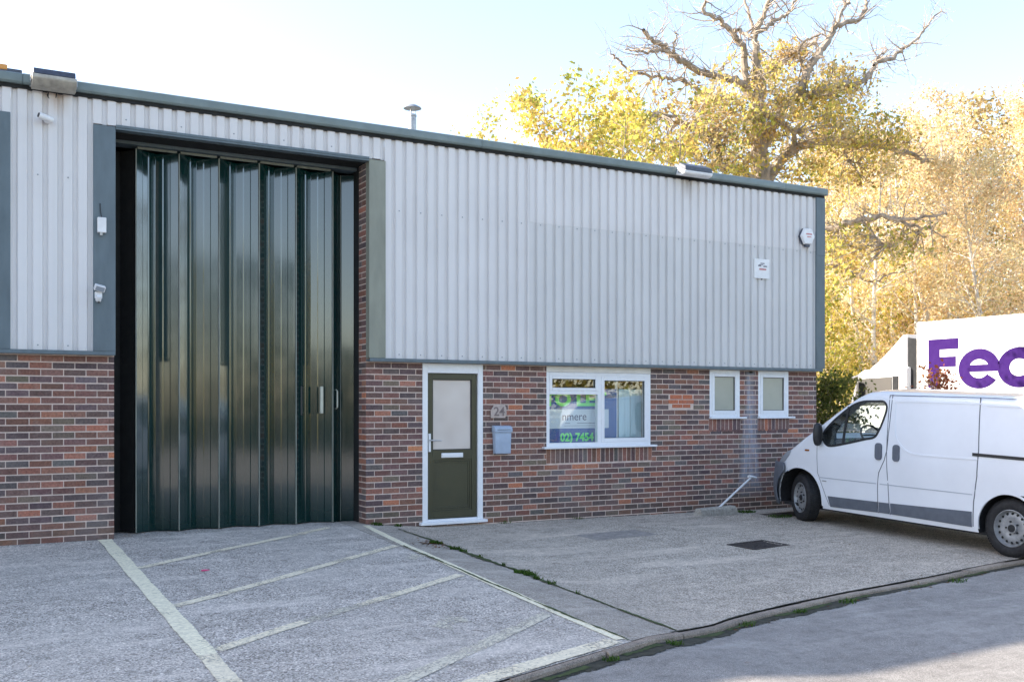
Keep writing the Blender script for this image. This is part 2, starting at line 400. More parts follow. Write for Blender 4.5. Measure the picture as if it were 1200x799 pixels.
# kerb edging : one band with its vertical face, joints every 0.9 m
mb = MB()
def kerb_pt(x, o, z): return (x, yk(x) + o, g(x, yk(x)) + z)
rnd = random.Random(5)
xs = frange(-14, 14, .9)
for a, b in zip(xs, xs[1:]):
    a2, b2 = a + .004, b - .004; n = 5; h = rnd.uniform(-.005, .007); oo = rnd.uniform(-.020, .018)
    vs = []
    for i in range(n + 1):
        x = a2 + (b2 - a2) * i / n
        vs += [kerb_pt(x, .072, -.14), kerb_pt(x, .072, .002 + h), kerb_pt(x, .015 + oo, .004 + h), kerb_pt(x, oo, -.010 + h), kerb_pt(x, -.006 + oo, -.14)]
    fs = []
    for i in range(n):
        for k in range(4): fs.append((i * 5 + k, (i + 1) * 5 + k, (i + 1) * 5 + k + 1, i * 5 + k + 1))
    fs += [(0, 1, 2, 3, 4), tuple(n * 5 + k for k in (4, 3, 2, 1, 0))]
    mb.add(vs, fs)
tag(mb.build('kerb', M['kerb']), 'low worn concrete edging kerb between slab and road', kind='structure')

# mossy dirt in the gutter and in the slab joints (ribbon of uneven width)
def ribbon(mb, pts, w, zf, lift, seed, wob=.4, step=.05):
    rn = random.Random(seed)
    P = []
    for (a, b) in zip(pts, pts[1:]):
        L = math.dist(a, b); n = max(1, int(L / step))
        for i in range(n): P.append((a[0] + (b[0] - a[0]) * i / n, a[1] + (b[1] - a[1]) * i / n))
    P.append(pts[-1])
    vs = []; fs = []; ph = rn.uniform(0, 9)
    for i, (x, y) in enumerate(P):
        q = P[min(i + 1, len(P) - 1)]; p = P[max(i - 1, 0)]
        dx, dy = q[0] - p[0], q[1] - p[1]; L = math.hypot(dx, dy) or 1
        nx, ny = -dy / L, dx / L
        ww = w[0] + (w[1] - w[0]) * i / len(P) if isinstance(w, tuple) else w
        s1 = ww * .5 * (1 + wob * (math.sin(i * .37 + ph) * .5 + rn.uniform(-.6, .6))); s2 = ww * .5 * (1 + wob * (math.sin(i * .23 + ph * 2) * .5 + rn.uniform(-.6, .6)))
        for s in (s1, -s2):
            X, Y = x + nx * s, y + ny * s
            vs.append((X, Y, zf(X, Y) + lift))
    for i in range(len(P) - 1): fs.append((2 * i, 2 * i + 2, 2 * i + 3, 2 * i + 1))
    mb.add(vs, fs)
mb = MB()
ribbon(mb, [(x, yk(x) - .035) for x in frange(-4, 13.5, .3)], .085, road_z, .004, 1, .45, .02)
ribbon(mb, [(x, yk(x) - .06 - .03 * math.sin(x * 3)) for x in frange(3.0, 7.6, .2)], .15, road_z, .006, 4, .4, .02)
ribbon(mb, [(x, yk(x) + .082) for x in frange(4.9, 13.5, .3)], .016, lambda x, y: g(x, y) + .005, .003, 6, .9)
tag(mb.build('gutter_dirt', M['gutter']), 'dark mossy grit gathered along the foot of the kerb', kind='stuff')
mb = MB()
ribbon(mb, [(4.46, -1.6), (4.42, -3.5), (4.40, -5.9)], .020, g, .009, 2, 1.0)
ribbon(mb, [(4.93, -.35), (5.0, -1.2), (5.0, -5.7)], .030, g, .009, 3, 1.1)
ribbon(mb, [(4.98, -1.6), (5.0, -3.2), (5.0, -3.9)], .06, g, .011, 8, 1.2)
for k, x in enumerate((3.4, 4.2, 5.1, 5.6, 6.3, 6.7, 7.3, 8.4, 9.4)): ribbon(mb, [(x, yk(x) - .04), (x + .2, yk(x + .2) - .05), (x + .42, yk(x + .42) - .035)], .055, road_z, .010, 20 + k, .7, .02)
tag(mb.build('moss', M['moss']), 'green moss growing in the joints beside the path strip', kind='stuff')

# ------------------------------------------------------------------ painted markings (worn sheets just above the forecourt)
def line(pts, w, mat, name, lift=.005, seed=1, wob=.10):
    mb = MB(); ribbon(mb, pts, w, g, lift, seed, wob, .04)
    return tag(mb.build(name, mat), kind='structure')
line([(1.60, -.02), (1.59, -2.9), (1.58, -5.0)], .14, M['paint'], 'road_marking', seed=1)
line([(1.58, -5.0), (1.57, -6.3)], .13, M['paint_worn'], 'road_marking', seed=2)
line([(4.60, -.12), (4.50, -1.6), (4.42, -3.6), (4.36, -5.85)], .085, M['paint'], 'road_marking', seed=3)
line([(1.66, -1.80), (2.6, -1.15), (4.13, -.10)], .095, M['paint_worn'], 'road_marking', seed=4)
line([(1.66, -3.50), (2.5, -2.92), (4.40, -1.56)], .10, M['paint_worn'], 'road_marking', seed=5)
line([(1.66, -4.92), (2.45, -4.40)], .105, M['paint_worn'], 'road_marking', seed=6)
line([(2.45, -4.40), (3.05, -4.02)], .105, M['paint_faint'], 'road_marking', seed=16)
line([(3.05, -4.02), (4.33, -3.28)], .105, M['paint_worn'], 'road_marking', seed=7)
line([(2.1, -6.35), (3.3, -5.6), (4.34, -4.90)], .13, M['paint_faint'], 'road_marking', seed=8)
line([(2.2, -6.58), (3.1, -6.24), (4.30, -5.86)], .15, M['paint_worn'], 'road_marking', seed=9, lift=.007)
line([(4.2, -2.35), (4.42, -2.2)], .16, M['paint_faint'], 'road_marking', seed=10, wob=.8)
line([(3.3, -4.95), (3.6, -4.75)], .18, M['paint_faint'], 'road_marking', seed=11, wob=.8)

# ------------------------------------------------------------------ ground covers
def cover(name, cx, cy, w, d, ang, mat, label, frame=True, zf=g):
    e = empty(name, (cx, cy, zf(cx, cy)), label, 'drain cover' if 'drain' in name else 'manhole cover')
    e.rotation_euler = (slope(cx), 0, R(ang))
    m1 = MB()
    t = .03
    for b in ((-w / 2, -d / 2, w / 2, -d / 2 + t), (-w / 2, d / 2 - t, w / 2, d / 2), (-w / 2, -d / 2 + t, -w / 2 + t, d / 2 - t), (w / 2 - t, -d / 2 + t, w / 2, d / 2 - t)):
        m1.box(b[0], b[1], -.03, b[2], b[3], .012)
    if frame: m1.build('frame', M['iron'], e)
    m2 = MB(); m2.box(-w / 2 + t, -d / 2 + t, -.03, w / 2 - t, d / 2 - t, .006)
    nx, ny = int(w / .06), int(d / .06)
    for i in range(nx):
        for j in range(ny):
            x = -w / 2 + t + (i + .5) * (w - 2 * t) / nx; y = -d / 2 + t + (j + .5) * (d - 2 * t) / ny
            m2.box(x - .016, y - .012, .006, x + .016, y + .012, .010)
    m2.build('lid', mat, e)
    return e
cover('drain_cover', 8.62, -2.70, .66, .42, 8, M['iron'], 'dark rusty drain cover alone in the middle of the slab')
cover('drain_cover', 11.02, -.68, .70, .34, 4, M['iron'], 'dark iron drain cover beside the front wheel of the white van')
cover('manhole_cover', 7.45, -1.42, 1.05, .50, 6, M['patch'], 'wide flat grey manhole cover set in the slab below the large window', frame=False)

# ------------------------------------------------------------------ the building
B = empty('industrial_unit', (0, 0, 0), 'long brick and corrugated metal industrial unit with a dark green folding door', 'building')
ZC = 2.12     # underside of the cladding
ZT = 4.90     # top of the cladding
JL, JR = 1.70, 4.65   # loading bay jambs
HEAD = 4.575
EX = 12.36
LX = -14.0
openings = [(5.43, 6.265, .06, 2.2), (7.28, 9.03, 1.0, 2.2), (10.15, 10.735, 1.375, 2.2), (11.12, 11.745, 1.375, 2.2)]
soldiers = [(7.27, 9.07, .765, .985), (10.13, 10.76, 1.165, 1.36), (11.10, 11.77, 1.165, 1.36)]
PAL = [((.165, .086, .076), 30), ((.128, .080, .078), 20), ((.215, .098, .078), 22), ((.285, .115, .082), 14), ((.140, .106, .104), 8), ((.36, .138, .088), 5), ((.175, .120, .092), 6), ((.50, .17, .09), 1.2)]
def brick_col(rn):
    t = rn.uniform(0, sum(w for _, w in PAL))
    for c, w in PAL:
        t -= w
        if t <= 0: break
    k = rn.uniform(.8, 1.25)
    return tuple(x * k * rn.uniform(.94, 1.06) * f for x, f in zip(c, (.92, 1.0, .99)))
def one_brick(mb, O, U, N, u0, u1, z0, z1, col, proud=.0035, rn=random):
    c = .0035; p = proud + rn.uniform(-.001, .0015)
    def P(u, z, d): return O + U * u + Vector((0, 0, z)) + N * d
    a = [P(u0, z0, -.004), P(u1, z0, -.004), P(u1, z1, -.004), P(u0, z1, -.004)]
    b = [P(u0, z0, p - .003), P(u1, z0, p - .003), P(u1, z1, p - .003), P(u0, z1, p - .003)]
    d = [P(u0 + c, z0 + c, p), P(u1 - c, z0 + c, p), P(u1 - c, z1 - c, p), P(u0 + c, z1 - c, p)]
    fs = [(8, 9, 10, 11)]
    for i in range(4):
        j = (i + 1) % 4
        fs += [(i, j, j + 4, i + 4), (i + 4, j + 4, j + 8, i + 8)]
    mb.add(a + b + d, fs, col)
def brick_face(mb, O, U, N, L, z0, z1, seed, ops=(), pitch=.225, ch=.075, phase=0.0):
    rn = random.Random(seed); O = Vector(O); U = Vector(U); N = Vector(N)
    k0 = int(math.floor(z0 / ch)); k = k0
    while k * ch < z1 - .02:
        za, zb = k * ch + .0068, (k + 1) * ch - .0068
        zb = min(zb, z1); zm = (za + zb) / 2
        blocks = sorted([(o[0], o[1]) for o in ops if o[2] < zm < o[3]])
        u = -(pitch / 2 if k % 2 else 0) + phase
        while u > 0: u -= pitch
        hdr = (k % 6 == 3)     # occasional header course
        pp = pitch / 2 if hdr and rn.random() < .0 else pitch
        while u < L:
            col = brick_col(rn)
            segs = [(max(u, 0) + .005 * (u > 0), min(u + pp, L) - .005 * (u + pp < L))]
            for a, b in blocks:
                ns = []
                for s, e in segs:
                    if e <= a or s >= b: ns.append((s, e))
                    else:
                        if s < a: ns.append((s, a))
                        if e > b: ns.append((b, e))
                segs = ns
            for s, e in segs:
                if e - s > .02: one_brick(mb, O, U, N, s, e, za, zb, col, rn=rn)
            u += pp
        k += 1
# core (mortar) wall, with openings left out
mb = MB()
def core(x0, x1, z0, z1, ops):
    xs = sorted({x0, x1, *[o[0] for o in ops], *[o[1] for o in ops]})
    for a, b in zip(xs, xs[1:]):
        zs = [(z0, z1)]
        for o in ops:
            if o[0] <= a and b <= o[1]:
                ns = []
                for s, e in zs:
                    if o[2] > s: ns.append((s, min(e, o[2])))
                    if o[3] < e: ns.append((max(s, o[3]), e))
                zs = ns
        for s, e in zs:
            if e - s > .01: mb.box(a, 0, s, b, .24, e)
core(LX, JL, -.3, 4.80, [])
core(JR, EX, -.3, 4.80, openings)
mb.box(JL, 0.02, HEAD + .02, JR, .24, 4.80)
mb.box(EX - .22, .24, -.3, EX, 12, 4.80)
mb.box(LX, 11.8, -.3, EX - .22, 12, 4.80)
mb.box(LX, .24, -.3, LX + .2, 11.8, 4.80)
mb.box(LX, 2.5, -.3, EX - .22, 2.6, 4.80)           # partition behind the bay
mb.build('wall', M['mortar'], B)
mb = MB()
brick_face(mb, (LX, 0, 0), (1, 0, 0), (0, -1, 0), JL - LX, -.15, ZC, 11, phase=.0)
ops2 = [(a - JR, b - JR, c, d) for a, b, c, d in openings] + [(a - JR, b - JR, c, d) for a, b, c, d in soldiers] + [(9.37 - JR, 9.84 - JR, 1.525, 1.725)]
brick_face(mb, (JR, 0, 0), (1, 0, 0), (0, -1, 0), EX - JR, -.20, ZC, 12, ops2)
brick_face(mb, (JR, .24, 0), (0, -1, 0), (-1, 0, 0), .24, -.1, HEAD, 13, pitch=.30, phase=.1)
brick_face(mb, (EX, 0, 0), (0, 1, 0), (1, 0, 0), 12, -.15, ZC, 14)
rn = random.Random(77)
for a, b, c, d in soldiers:
    n = int(round((b - a) / .075)); p = (b - a) / n
    for i in range(n):
        one_brick(mb, Vector((0, 0, 0)), Vector((1, 0, 0)), Vector((0, -1, 0)), a + i * p + .005, a + (i + 1) * p - .005, c + .003, d - .002, brick_col(rn), rn=rn)
# terracotta infill bricks
for a, b, c, d in ((9.40, 9.62, 1.655, 1.72), (9.635, 9.82, 1.655, 1.72), (9.37, 9.55, 1.59, 1.645), (9.56, 9.84, 1.59, 1.645), (9.44, 9.63, 1.528, 1.58), (9.64, 9.78, 1.528, 1.58)):
    one_brick(mb, Vector((0, 0, 0)), Vector((1, 0, 0)), Vector((0, -1, 0)), a, b, c, d, (.48, .15, .075), rn=rn)
mb.build('brickwork', M['brick'], B, fix=False)

# corrugated cladding
def corrugated(mb, x0, x1, z0, z1, yb=0.0, pitch=.1475):
    prof = [(0.0, -.090), (.084, -.090), (.0985, -.060), (.133, -.060), (.1475, -.090)]
    pts = []
    k = math.floor(x0 / pitch)
    while k * pitch < x1:
        for a, y in prof[:-1]:
            x = k * pitch + a
            if x0 < x < x1: pts.append((x, y + yb))
        k += 1
    def yat(x):
        a = (x / pitch - math.floor(x / pitch)) * pitch
        for (p, q), (r, s) in zip(prof, prof[1:]):
            if a <= r: return q + (s - q) * (a - p) / (r - p) + yb
        return -.09 + yb
    pts = [(x0, yat(x0))] + pts + [(x1, yat(x1))]
    vs = []; fs = []
    for x, y in pts: vs += [(x, y, z0), (x, y, z1), (x, y + .003, z0), (x, y + .003, z1)]
    for i in range(len(pts) - 1):
        a = 4 * i; b = a + 4
        fs += [(a, b, b + 1, a + 1), (b + 2, a + 2, a + 3, b + 3), (a, a + 2, b + 2, b), (a + 1, b + 1, b + 3, a + 3)]
    mb.add(vs, fs)
mb = MB(); corrugated(mb, LX, .55, ZC, ZT); corrugated(mb, .551, .664, 4.60, ZT); corrugated(mb, .665, 1.475, ZC + .02, ZT - .0); corrugated(mb, 1.475, 4.86, HEAD + .045, ZT); corrugated(mb, 4.862, 6.95, ZC + .02, ZT); corrugated(mb, 6.95, 12.245, 4.03, ZT, -.004)
mb.build('cladding_sheet', M['clad'], B, fix=False)
mb = MB(); corrugated(mb, 6.95, 12.245, ZC + .02, 4.07)
mb.build('cladding_sheet', M['clad_low'], B, fix=False)
# screws on the crowns
SC = []
def screw(x, z, y=-.093):
    if not SC:
        m_ = MB(); m_.lathe([(.008, 0), (.008, .004), (.005, .006)], Matrix.Rotation(R(90), 4, 'X'), 8); o = m_.build('screw', M['screw'], B)
    else:
        o = SC[0].copy(); COL.objects.link(o); o.parent = B
    o.location = (x, y + .003, z); SC.append(o)
k = math.ceil(.67 / .1475)
while k * .1475 + .03 < 12.2:
    x = k * .1475 + .042
    bay = 1.44 < x < 4.90
    if k % 2 == 0 and not bay:
        screw(x, 4.0, -.098); screw(x, 2.20)
    if k % 4 == 0 and bay and 1.7 < x < 4.6: screw(x, 4.70)
    k += 1

# eaves capping, flashings
mb = MB()
for a, b in ((LX, .78), (.783, 6.2), (6.203, 11.55), (11.553, 12.47)):
    sec = [(-.135, 4.925), (-.150, 4.945), (-.150, 5.025), (-.11, 5.045), (.20, 5.06), (.20, 4.925)]
    mb.prism(sec, lambda p, q, d: Vector((d, p, q)), a, b)
mb.build('eaves_capping', M['eaves'], B, bevel=.004, smooth=True)
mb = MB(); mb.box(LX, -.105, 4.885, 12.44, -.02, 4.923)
mb.build('eaves_shadow_strip', M['dark'], B)  # near-black strip painting in the shadow gap beneath the capping
mb = MB()
mb.box(1.472, -.112, ZC + .03, JL, -.05, 4.605); mb.box(JL - .004, -.05, ZC + .03, JL, .02, HEAD)
mb.build('jamb_flashing', M['flash'], B, bevel=.003)
mb = MB()
mb.box(JR, -.112, ZC + .03, 4.868, -.05, 4.60); mb.box(JR, -.05, ZC + .03, JR + .003, .0, HEAD)
mb.build('jamb_flashing', M['flash_green'], B, bevel=.003)
mb = MB()
mb.box(JL + .002, -.118, HEAD, JR - .002, .0, HEAD + .022); mb.box(JL + .002, -.125, HEAD + .022, JR - .002, -.10, HEAD + .05)
mb.build('head_flashing', M['flash'], B, bevel=.002)
mb = MB()
for a, b in ((LX, JL - .003), (JR + .003, EX + .02)):
    mb.box(a, -.118, ZC - .012, b, -.0, ZC + .012); mb.box(a, -.125, ZC - .012, b, -.118, ZC + .028)
mb.build('drip_flashing', M['flash'], B)
mb = MB(); mb.box(12.245, -.116, ZC + .03, 12.435, .06, 3.96); mb.box(12.246, -.119, 3.96, 12.438, .06, 4.885)
mb.box(EX + .002, .06, ZC, 12.43, 12, 4.885)
mb.build('corner_flashing', M['flash'], B, bevel=.004)
# neighbour's door jamb flashing at the far left
mb = MB(); mb.box(.44, -.112, ZC + .03, .665, -.04, 4.62)
mb.build('jamb_flashing', M['flash'], B, bevel=.003)
mb = MB(); mb.box(-2.4, -.105, ZC + .03, .44, -.03, 4.62)
for i in range(28): mb.box(-2.4, -.112, ZC + .05 + i * .09, .44, -.105, ZC + .12 + i * .09)
mb.build('neighbouring_shutter', M['flash'], B)
# roof
mb = MB()
mb.prism([(.1, 4.82), (6, 5.35), (12, 4.82), (12, 4.75), (.1, 4.75)], lambda p, q, d: Vector((d, p, q)), LX, EX)
mb.build('roof', M['roof'], B)
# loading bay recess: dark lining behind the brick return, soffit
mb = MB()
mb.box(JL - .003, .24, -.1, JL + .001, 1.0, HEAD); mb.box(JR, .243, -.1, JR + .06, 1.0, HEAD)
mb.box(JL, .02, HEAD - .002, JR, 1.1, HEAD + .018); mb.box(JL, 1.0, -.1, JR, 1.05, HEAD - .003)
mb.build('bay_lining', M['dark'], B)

# the folding door : six hinged leaves, each a shallow V on plan with pressed ribs
FD = empty('folding_door', (0, 0, 0)); FD.parent = B
seams = [1.985, 2.464, 2.925, 3.407, 3.866, 4.339]
def leaf_profile(x0, x1, yf=.36, dep=.135):
    xm = x0 + (x1 - x0) * .5
    pts = []
    def seg(a, b, marks):
        L = math.dist(a, b); d = ((b[0] - a[0]) / L, (b[1] - a[1]) / L); n = (d[1], -d[0])
        out = []
        for t, o in marks: out.append((a[0] + d[0] * L * t + n[0] * o, a[1] + d[1] * L * t + n[1] * o))
        return out
    r = .008
    m = [(0, 0), (.30, 0), (.345, -r), (.62, -r), (.665, 0), (1, 0)]
    pts += seg((x0 + .012, yf), (xm, yf + dep), m)
    pts += seg((xm + .003, yf + dep), (x1 - .008, yf), m)
    return pts
for i in range(5):
    x0, x1 = seams[i], seams[i + 1]
    pts = leaf_profile(x0, x1)
    mb = MB(); vs = []; fs = []
    ztop = 4.50; 
    for x, y in pts:
        vs += [(x, y, g(x, .3) + .012), (x, y, ztop)]
    for k in range(len(pts) - 1): fs.append((2 * k, 2 * k + 2, 2 * k + 3, 2 * k + 1))
    mb.add(vs, fs)
    lf = mb.build('door_leaf', M['shutter'], FD, fix=False)
    m2 = MB(); m2.box(x0 - .006, .335, g(x0, .3) + .01, x0 + .008, .365, ztop)
    m2.build('edge_strip', M['seal'], FD, bevel=.002)
    m3 = MB(); m3.box(x0 + .02, .36, ztop + .005, x1 - .02, .385, ztop + .03); m3.build('top_rail', M['seal'], FD)
# last narrow dark leaves at the right, black sheet for the shaded recess at the left
mb = MB()
vs = [(4.345, .36, .08), (4.345, .36, 4.5), (4.49, .50, .08), (4.49, .50, 4.5), (4.50, .50, .08), (4.50, .50, 4.5), (4.645, .42, .08), (4.645, .42, 4.5)]
mb.add(vs, [(0, 2, 3, 1), (4, 6, 7, 5)])
lf = mb.build('door_leaf', M['shutter'], FD, fix=False)
m2 = MB(); m2.box(4.333, .335, .095, 4.347, .365, 4.5).build('edge_strip', M['seal'], FD, bevel=.002)
m2 = MB(); m2.box(4.488, .478, .095, 4.498, .50, 4.5).build('edge_strip', M['seal'], FD, bevel=.002)
m2 = MB()
m2.tube([(4.405, .40, 1.52), (4.405, .355, 1.54), (4.405, .355, 1.74), (4.405, .40, 1.76)], .010, 8).build('pull_handle', M['handle_cream'], FD, smooth=True)
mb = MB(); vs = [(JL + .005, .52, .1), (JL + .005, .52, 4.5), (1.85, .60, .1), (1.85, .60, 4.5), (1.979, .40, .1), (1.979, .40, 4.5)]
mb.add(vs, [(0, 2, 3, 1), (2, 4, 5, 3)]); mb.build('door_leaf', M['dark'], FD, fix=False)  # no real leaf: black sheet painting in the shade of the open recess
mb = MB(); mb.box(4.185, .355, 1.46, 4.225, .40, 1.80); mb.build('pull_handle', M['handle_cream'], FD, bevel=.01)
mb = MB(); mb.box(3.93, .40, 1.44, 3.965, .425, 1.80); mb.build('pull_handle', M['black'], FD, bevel=.004)
mb = MB(); mb.box(JL + .005, .30, 4.535, JR - .005, .52, 4.57); mb.build('track', M['flash'], FD)

# interior rooms behind the windows
mb = MB()
mb.box(4.75, .25, 2.45, 12.1, 2.5, 2.5); mb.box(6.6, .25, -.1, 6.68, 2.5, 2.45); mb.box(9.7, .25, -.1, 9.78, 2.5, 2.45)
mb.box(4.75, 2.40, -.1, 12.1, 2.48, 2.45); mb.box(4.75, .25, -.1, 12.1, 2.4, -.02)
mb.build('interior_partition', M['room'], B)

# ------------------------------------------------------------------ entrance door
def frame_rect(mb, x0, z0, x1, z1, t, y0, y1, tb=None, tt=None):
    tb = t if tb is None else tb; tt = t if tt is None else tt
    mb.box(x0, y0, z0, x0 + t, y1, z1); mb.box(x1 - t, y0, z0, x1, y1, z1)
    mb.box(x0 + t, y0, z0, x1 - t, y1, z0 + tb); mb.box(x0 + t, y0, z1 - tt, x1 - t, y1, z1)
D = empty('entrance_door', (0, 0, 0)); D.parent = B
mb = MB(); frame_rect(mb, 5.415, .065, 6.285, 2.105, .072, -.018, .07, tb=.03, tt=.125)
mb.build('frame', M['white_pvc'], D, bevel=.004)
mb = MB(); mb.box(5.37, -.075, .028, 6.33, .06, .066); mb.build('sill', M['white_pvc'], D, bevel=.008)
mb = MB(); frame_rect(mb, 5.492, .10, 6.208, 1.975, .075, .012, .06, tb=.10); mb.box(5.567, .012, .86, 6.133, .06, .985)
mb.box(5.567, .035, .20, 6.133, .05, .86)
for t, y in ((.0, .022), (.025, .028)):
    frame_rect(mb, 5.567 + t, .20 + t, 6.133 - t, .86 - t, .024, y, .045)
mb.build('door_leaf', M['olive'], D, bevel=.0025)
mb = MB(); mb.box(5.567, .034, .985, 6.133, .042, 1.90); mb.build('pane', M['frost'], D)
mb = MB(); frame_rect(mb, 5.567, .985, 6.133, 1.90, .010, .020, .034); mb.build('gasket', M['black'], D)
mb = MB(); mb.box(5.69, -.002, .885, 6.00, .014, .945); mb.box(5.70, -.008, .893, 5.99, -.001, .937); mb.build('letter_plate', M['white_pvc'], D, bevel=.003)
mb = MB(); mb.box(5.505, -.002, .965, 5.538, .013, 1.20); mb.build('handle_plate', M['white_pvc'], D, bevel=.003)
mb = MB(); mb.tube([(5.522, .0, 1.115), (5.522, -.045, 1.115), (5.54, -.055, 1.115), (5.66, -.055, 1.108)], .009, 10); mb.build('handle', M['steel'], D, smooth=True)

# ------------------------------------------------------------------ windows
def casement(parent, x0, z0, x1, z1, pane_mat, t=.05, y0=-.012, y1=.05):
    mb = MB(); frame_rect(mb, x0, z0, x1, z1, t, y0, y1)
    sash = mb.build('sash', M['white_pvc'], parent, bevel=.005)
    mb = MB(); mb.box(x0 + t, .018, z0 + t, x1 - t, .024, z1 - t); mb.build('pane', pane_mat, parent)
    mb = MB(); frame_rect(mb, x0 + t, z0 + t, x1 - t, z1 - t, .007, .004, .018); mb.build('gasket', M['black'], parent)
W = empty('window', (0, 0, 0)); W.parent = B
mb = MB()
frame_rect(mb, 7.272, .995, 9.04, 2.02, .05, -.006, .07); mb.box(8.12, -.006, 1.045, 8.175, .07, 1.97); mb.box(7.322, -.006, 1.715, 8.12, .07, 1.765)
mb.build('frame', M['white_pvc'], W, bevel=.004)
mb = MB(); mb.box(7.272, -.010, 2.022, 9.04, .07, 2.106); mb.build('head_fascia', M['cream'], W, bevel=.003)
mb = MB(); mb.box(7.20, -.07, .965, 9.12, .06, .996); mb.build('sill', M['white_pvc'], W, bevel=.008)
casement(W, 7.322, 1.765, 8.12, 1.97, M['glass'], .042)
casement(W, 8.175, 1.045, 8.99, 1.97, M['glass'], .055)
mb = MB(); mb.box(7.322, .018, 1.045, 8.12, .024, 1.715); mb.build('pane', M['glass'], W)
for wx0, wx1 in ((10.145, 10.74), (11.115, 11.75)):
    W2 = empty('window', (0, 0, 0)); W2.parent = B
    mb = MB(); frame_rect(mb, wx0, 1.39, wx1, 2.105, .045, -.006, .07, tt=.055); mb.build('frame', M['white_pvc'], W2, bevel=.004)
    mb = MB(); mb.box(wx0 - .01, -.06, 1.36, wx1 + .10, .06, 1.39); mb.build('sill', M['white_pvc'], W2, bevel=.007)
    casement(W2, wx0 + .045, 1.435, wx1 - .045, 2.05, M['frost_sm'], .05)
    b_ = W2.children

def text(name, body, size, loc, rot, mat, parent=None, ext=.002, off=0.0, align='LEFT', xs=1.0):
    cu = bpy.data.curves.new(name, 'FONT'); cu.body = body; cu.size = size; cu.extrude = ext; cu.offset = off; cu.align_x = align
    cu.materials.append(mat)
    t_ = bpy.data.objects.new(name, cu); COL.objects.link(t_)
    me = bpy.data.meshes.new_from_object(t_.evaluated_get(bpy.context.evaluated_depsgraph_get())); bpy.data.objects.remove(t_)
    o = bpy.data.objects.new(name, me); COL.objects.link(o); o.location = loc; o.rotation_euler = rot; o.scale = (xs, 1, 1)
    if parent is not None: o.parent = parent
    return o
# letting board standing inside the window
S = empty('letting_board', (7.25, .15, .98), 'blue letting board with green lettering behind the large window', 'sign')
mb = MB(); mb.box(.0, 0, .0, 1.30, .012, .82); mb.build('board', M['blue_board'], S, bevel=.002)
mb = MB(); mb.box(.02, -.003, .26, 1.16, .0, .53); mb.build('band', M['grey_band'], S)
text('lettering', 'TO LET', .255, (.065, -.003, .585), (R(90), 0, 0), M['green_ink'], S, .001, .012, xs=1.24)
text('lettering', 'nmere', .158, (.365, -.006, .375), (R(90), 0, 0), M['navy_ink'], S, .001, .0, xs=1.0)
text('lettering', '02) 7454', .155, (.34, -.003, .085), (R(90), 0, 0), M['green_ink'], S, .001, .006, xs=1.0)
mb = MB(); mb.box(.42, -.005, .33, .50, -.003, .336); mb.box(.62, -.005, .33, .95, -.003, .336); mb.box(.40, -.005, .295, 1.02, -.003, .299); mb.build('ruled_line', M['navy_ink'], S)
S = empty('window_blind', (8.62, .20, 1.0), 'pale blue panel blind behind the right pane of the large window', 'blind')
mb = MB()
for i in range(4): mb.box(i * .105, .004 * (i % 2), .04, i * .105 + .10, .004 * (i % 2) + .004, .80)
mb.build('blind_panel', M['blind'], S)
mb = MB(); mb.box(-.075, -.02, .0, -.03, .02, .98).build('post', M['white_pvc'], S, bevel=.003)

# ------------------------------------------------------------------ things on the facade
# letter box
S = empty('letter_box', (6.553, -.006, .92), 'pale blue steel letter box on the bricks beside the entrance door', 'letter box')
mb = MB(); mb.prism([(-.115, .0), (.115, .0), (.125, .30), (-.125, .30)], lambda a, b, d: Vector((a, d, b)), 0, -.085)
mb.build('body', M['postbox'], S, bevel=.012, seg=3, smooth=True)
mb = MB(); mb.prism([(.006, .29), (.006, .375), (-.06, .37), (-.098, .335), (-.098, .285)], lambda p, q, d: Vector((d, p - .004, q)), -.132, .132)
mb.build('lid', M['postbox'], S, bevel=.006, smooth=True)
mb = MB(); mb.box(-.10, -.1035, .318, .10, -.098, .324); mb.build('slot', M['dark'], S)
# number plate
S = empty('number_plate', (6.515, -.008, 1.395), 'worn pinkish house number plate on the bricks above the pale blue letter box', 'number plate')
mb = MB(); mb.prism([(-.115, .0), (.10, .0), (.125, .05), (.12, .14), (.09, .185), (-.06, .175), (-.115, .10)], lambda a, b, d: Vector((a, d, b)), 0, -.018)
mb.build('plate', M['plate'], S, bevel=.005)
text('lettering', '24', .17, (-.075, -.020, .03), (R(90), 0, 0), M['plate_dark'], S, .002, .002)
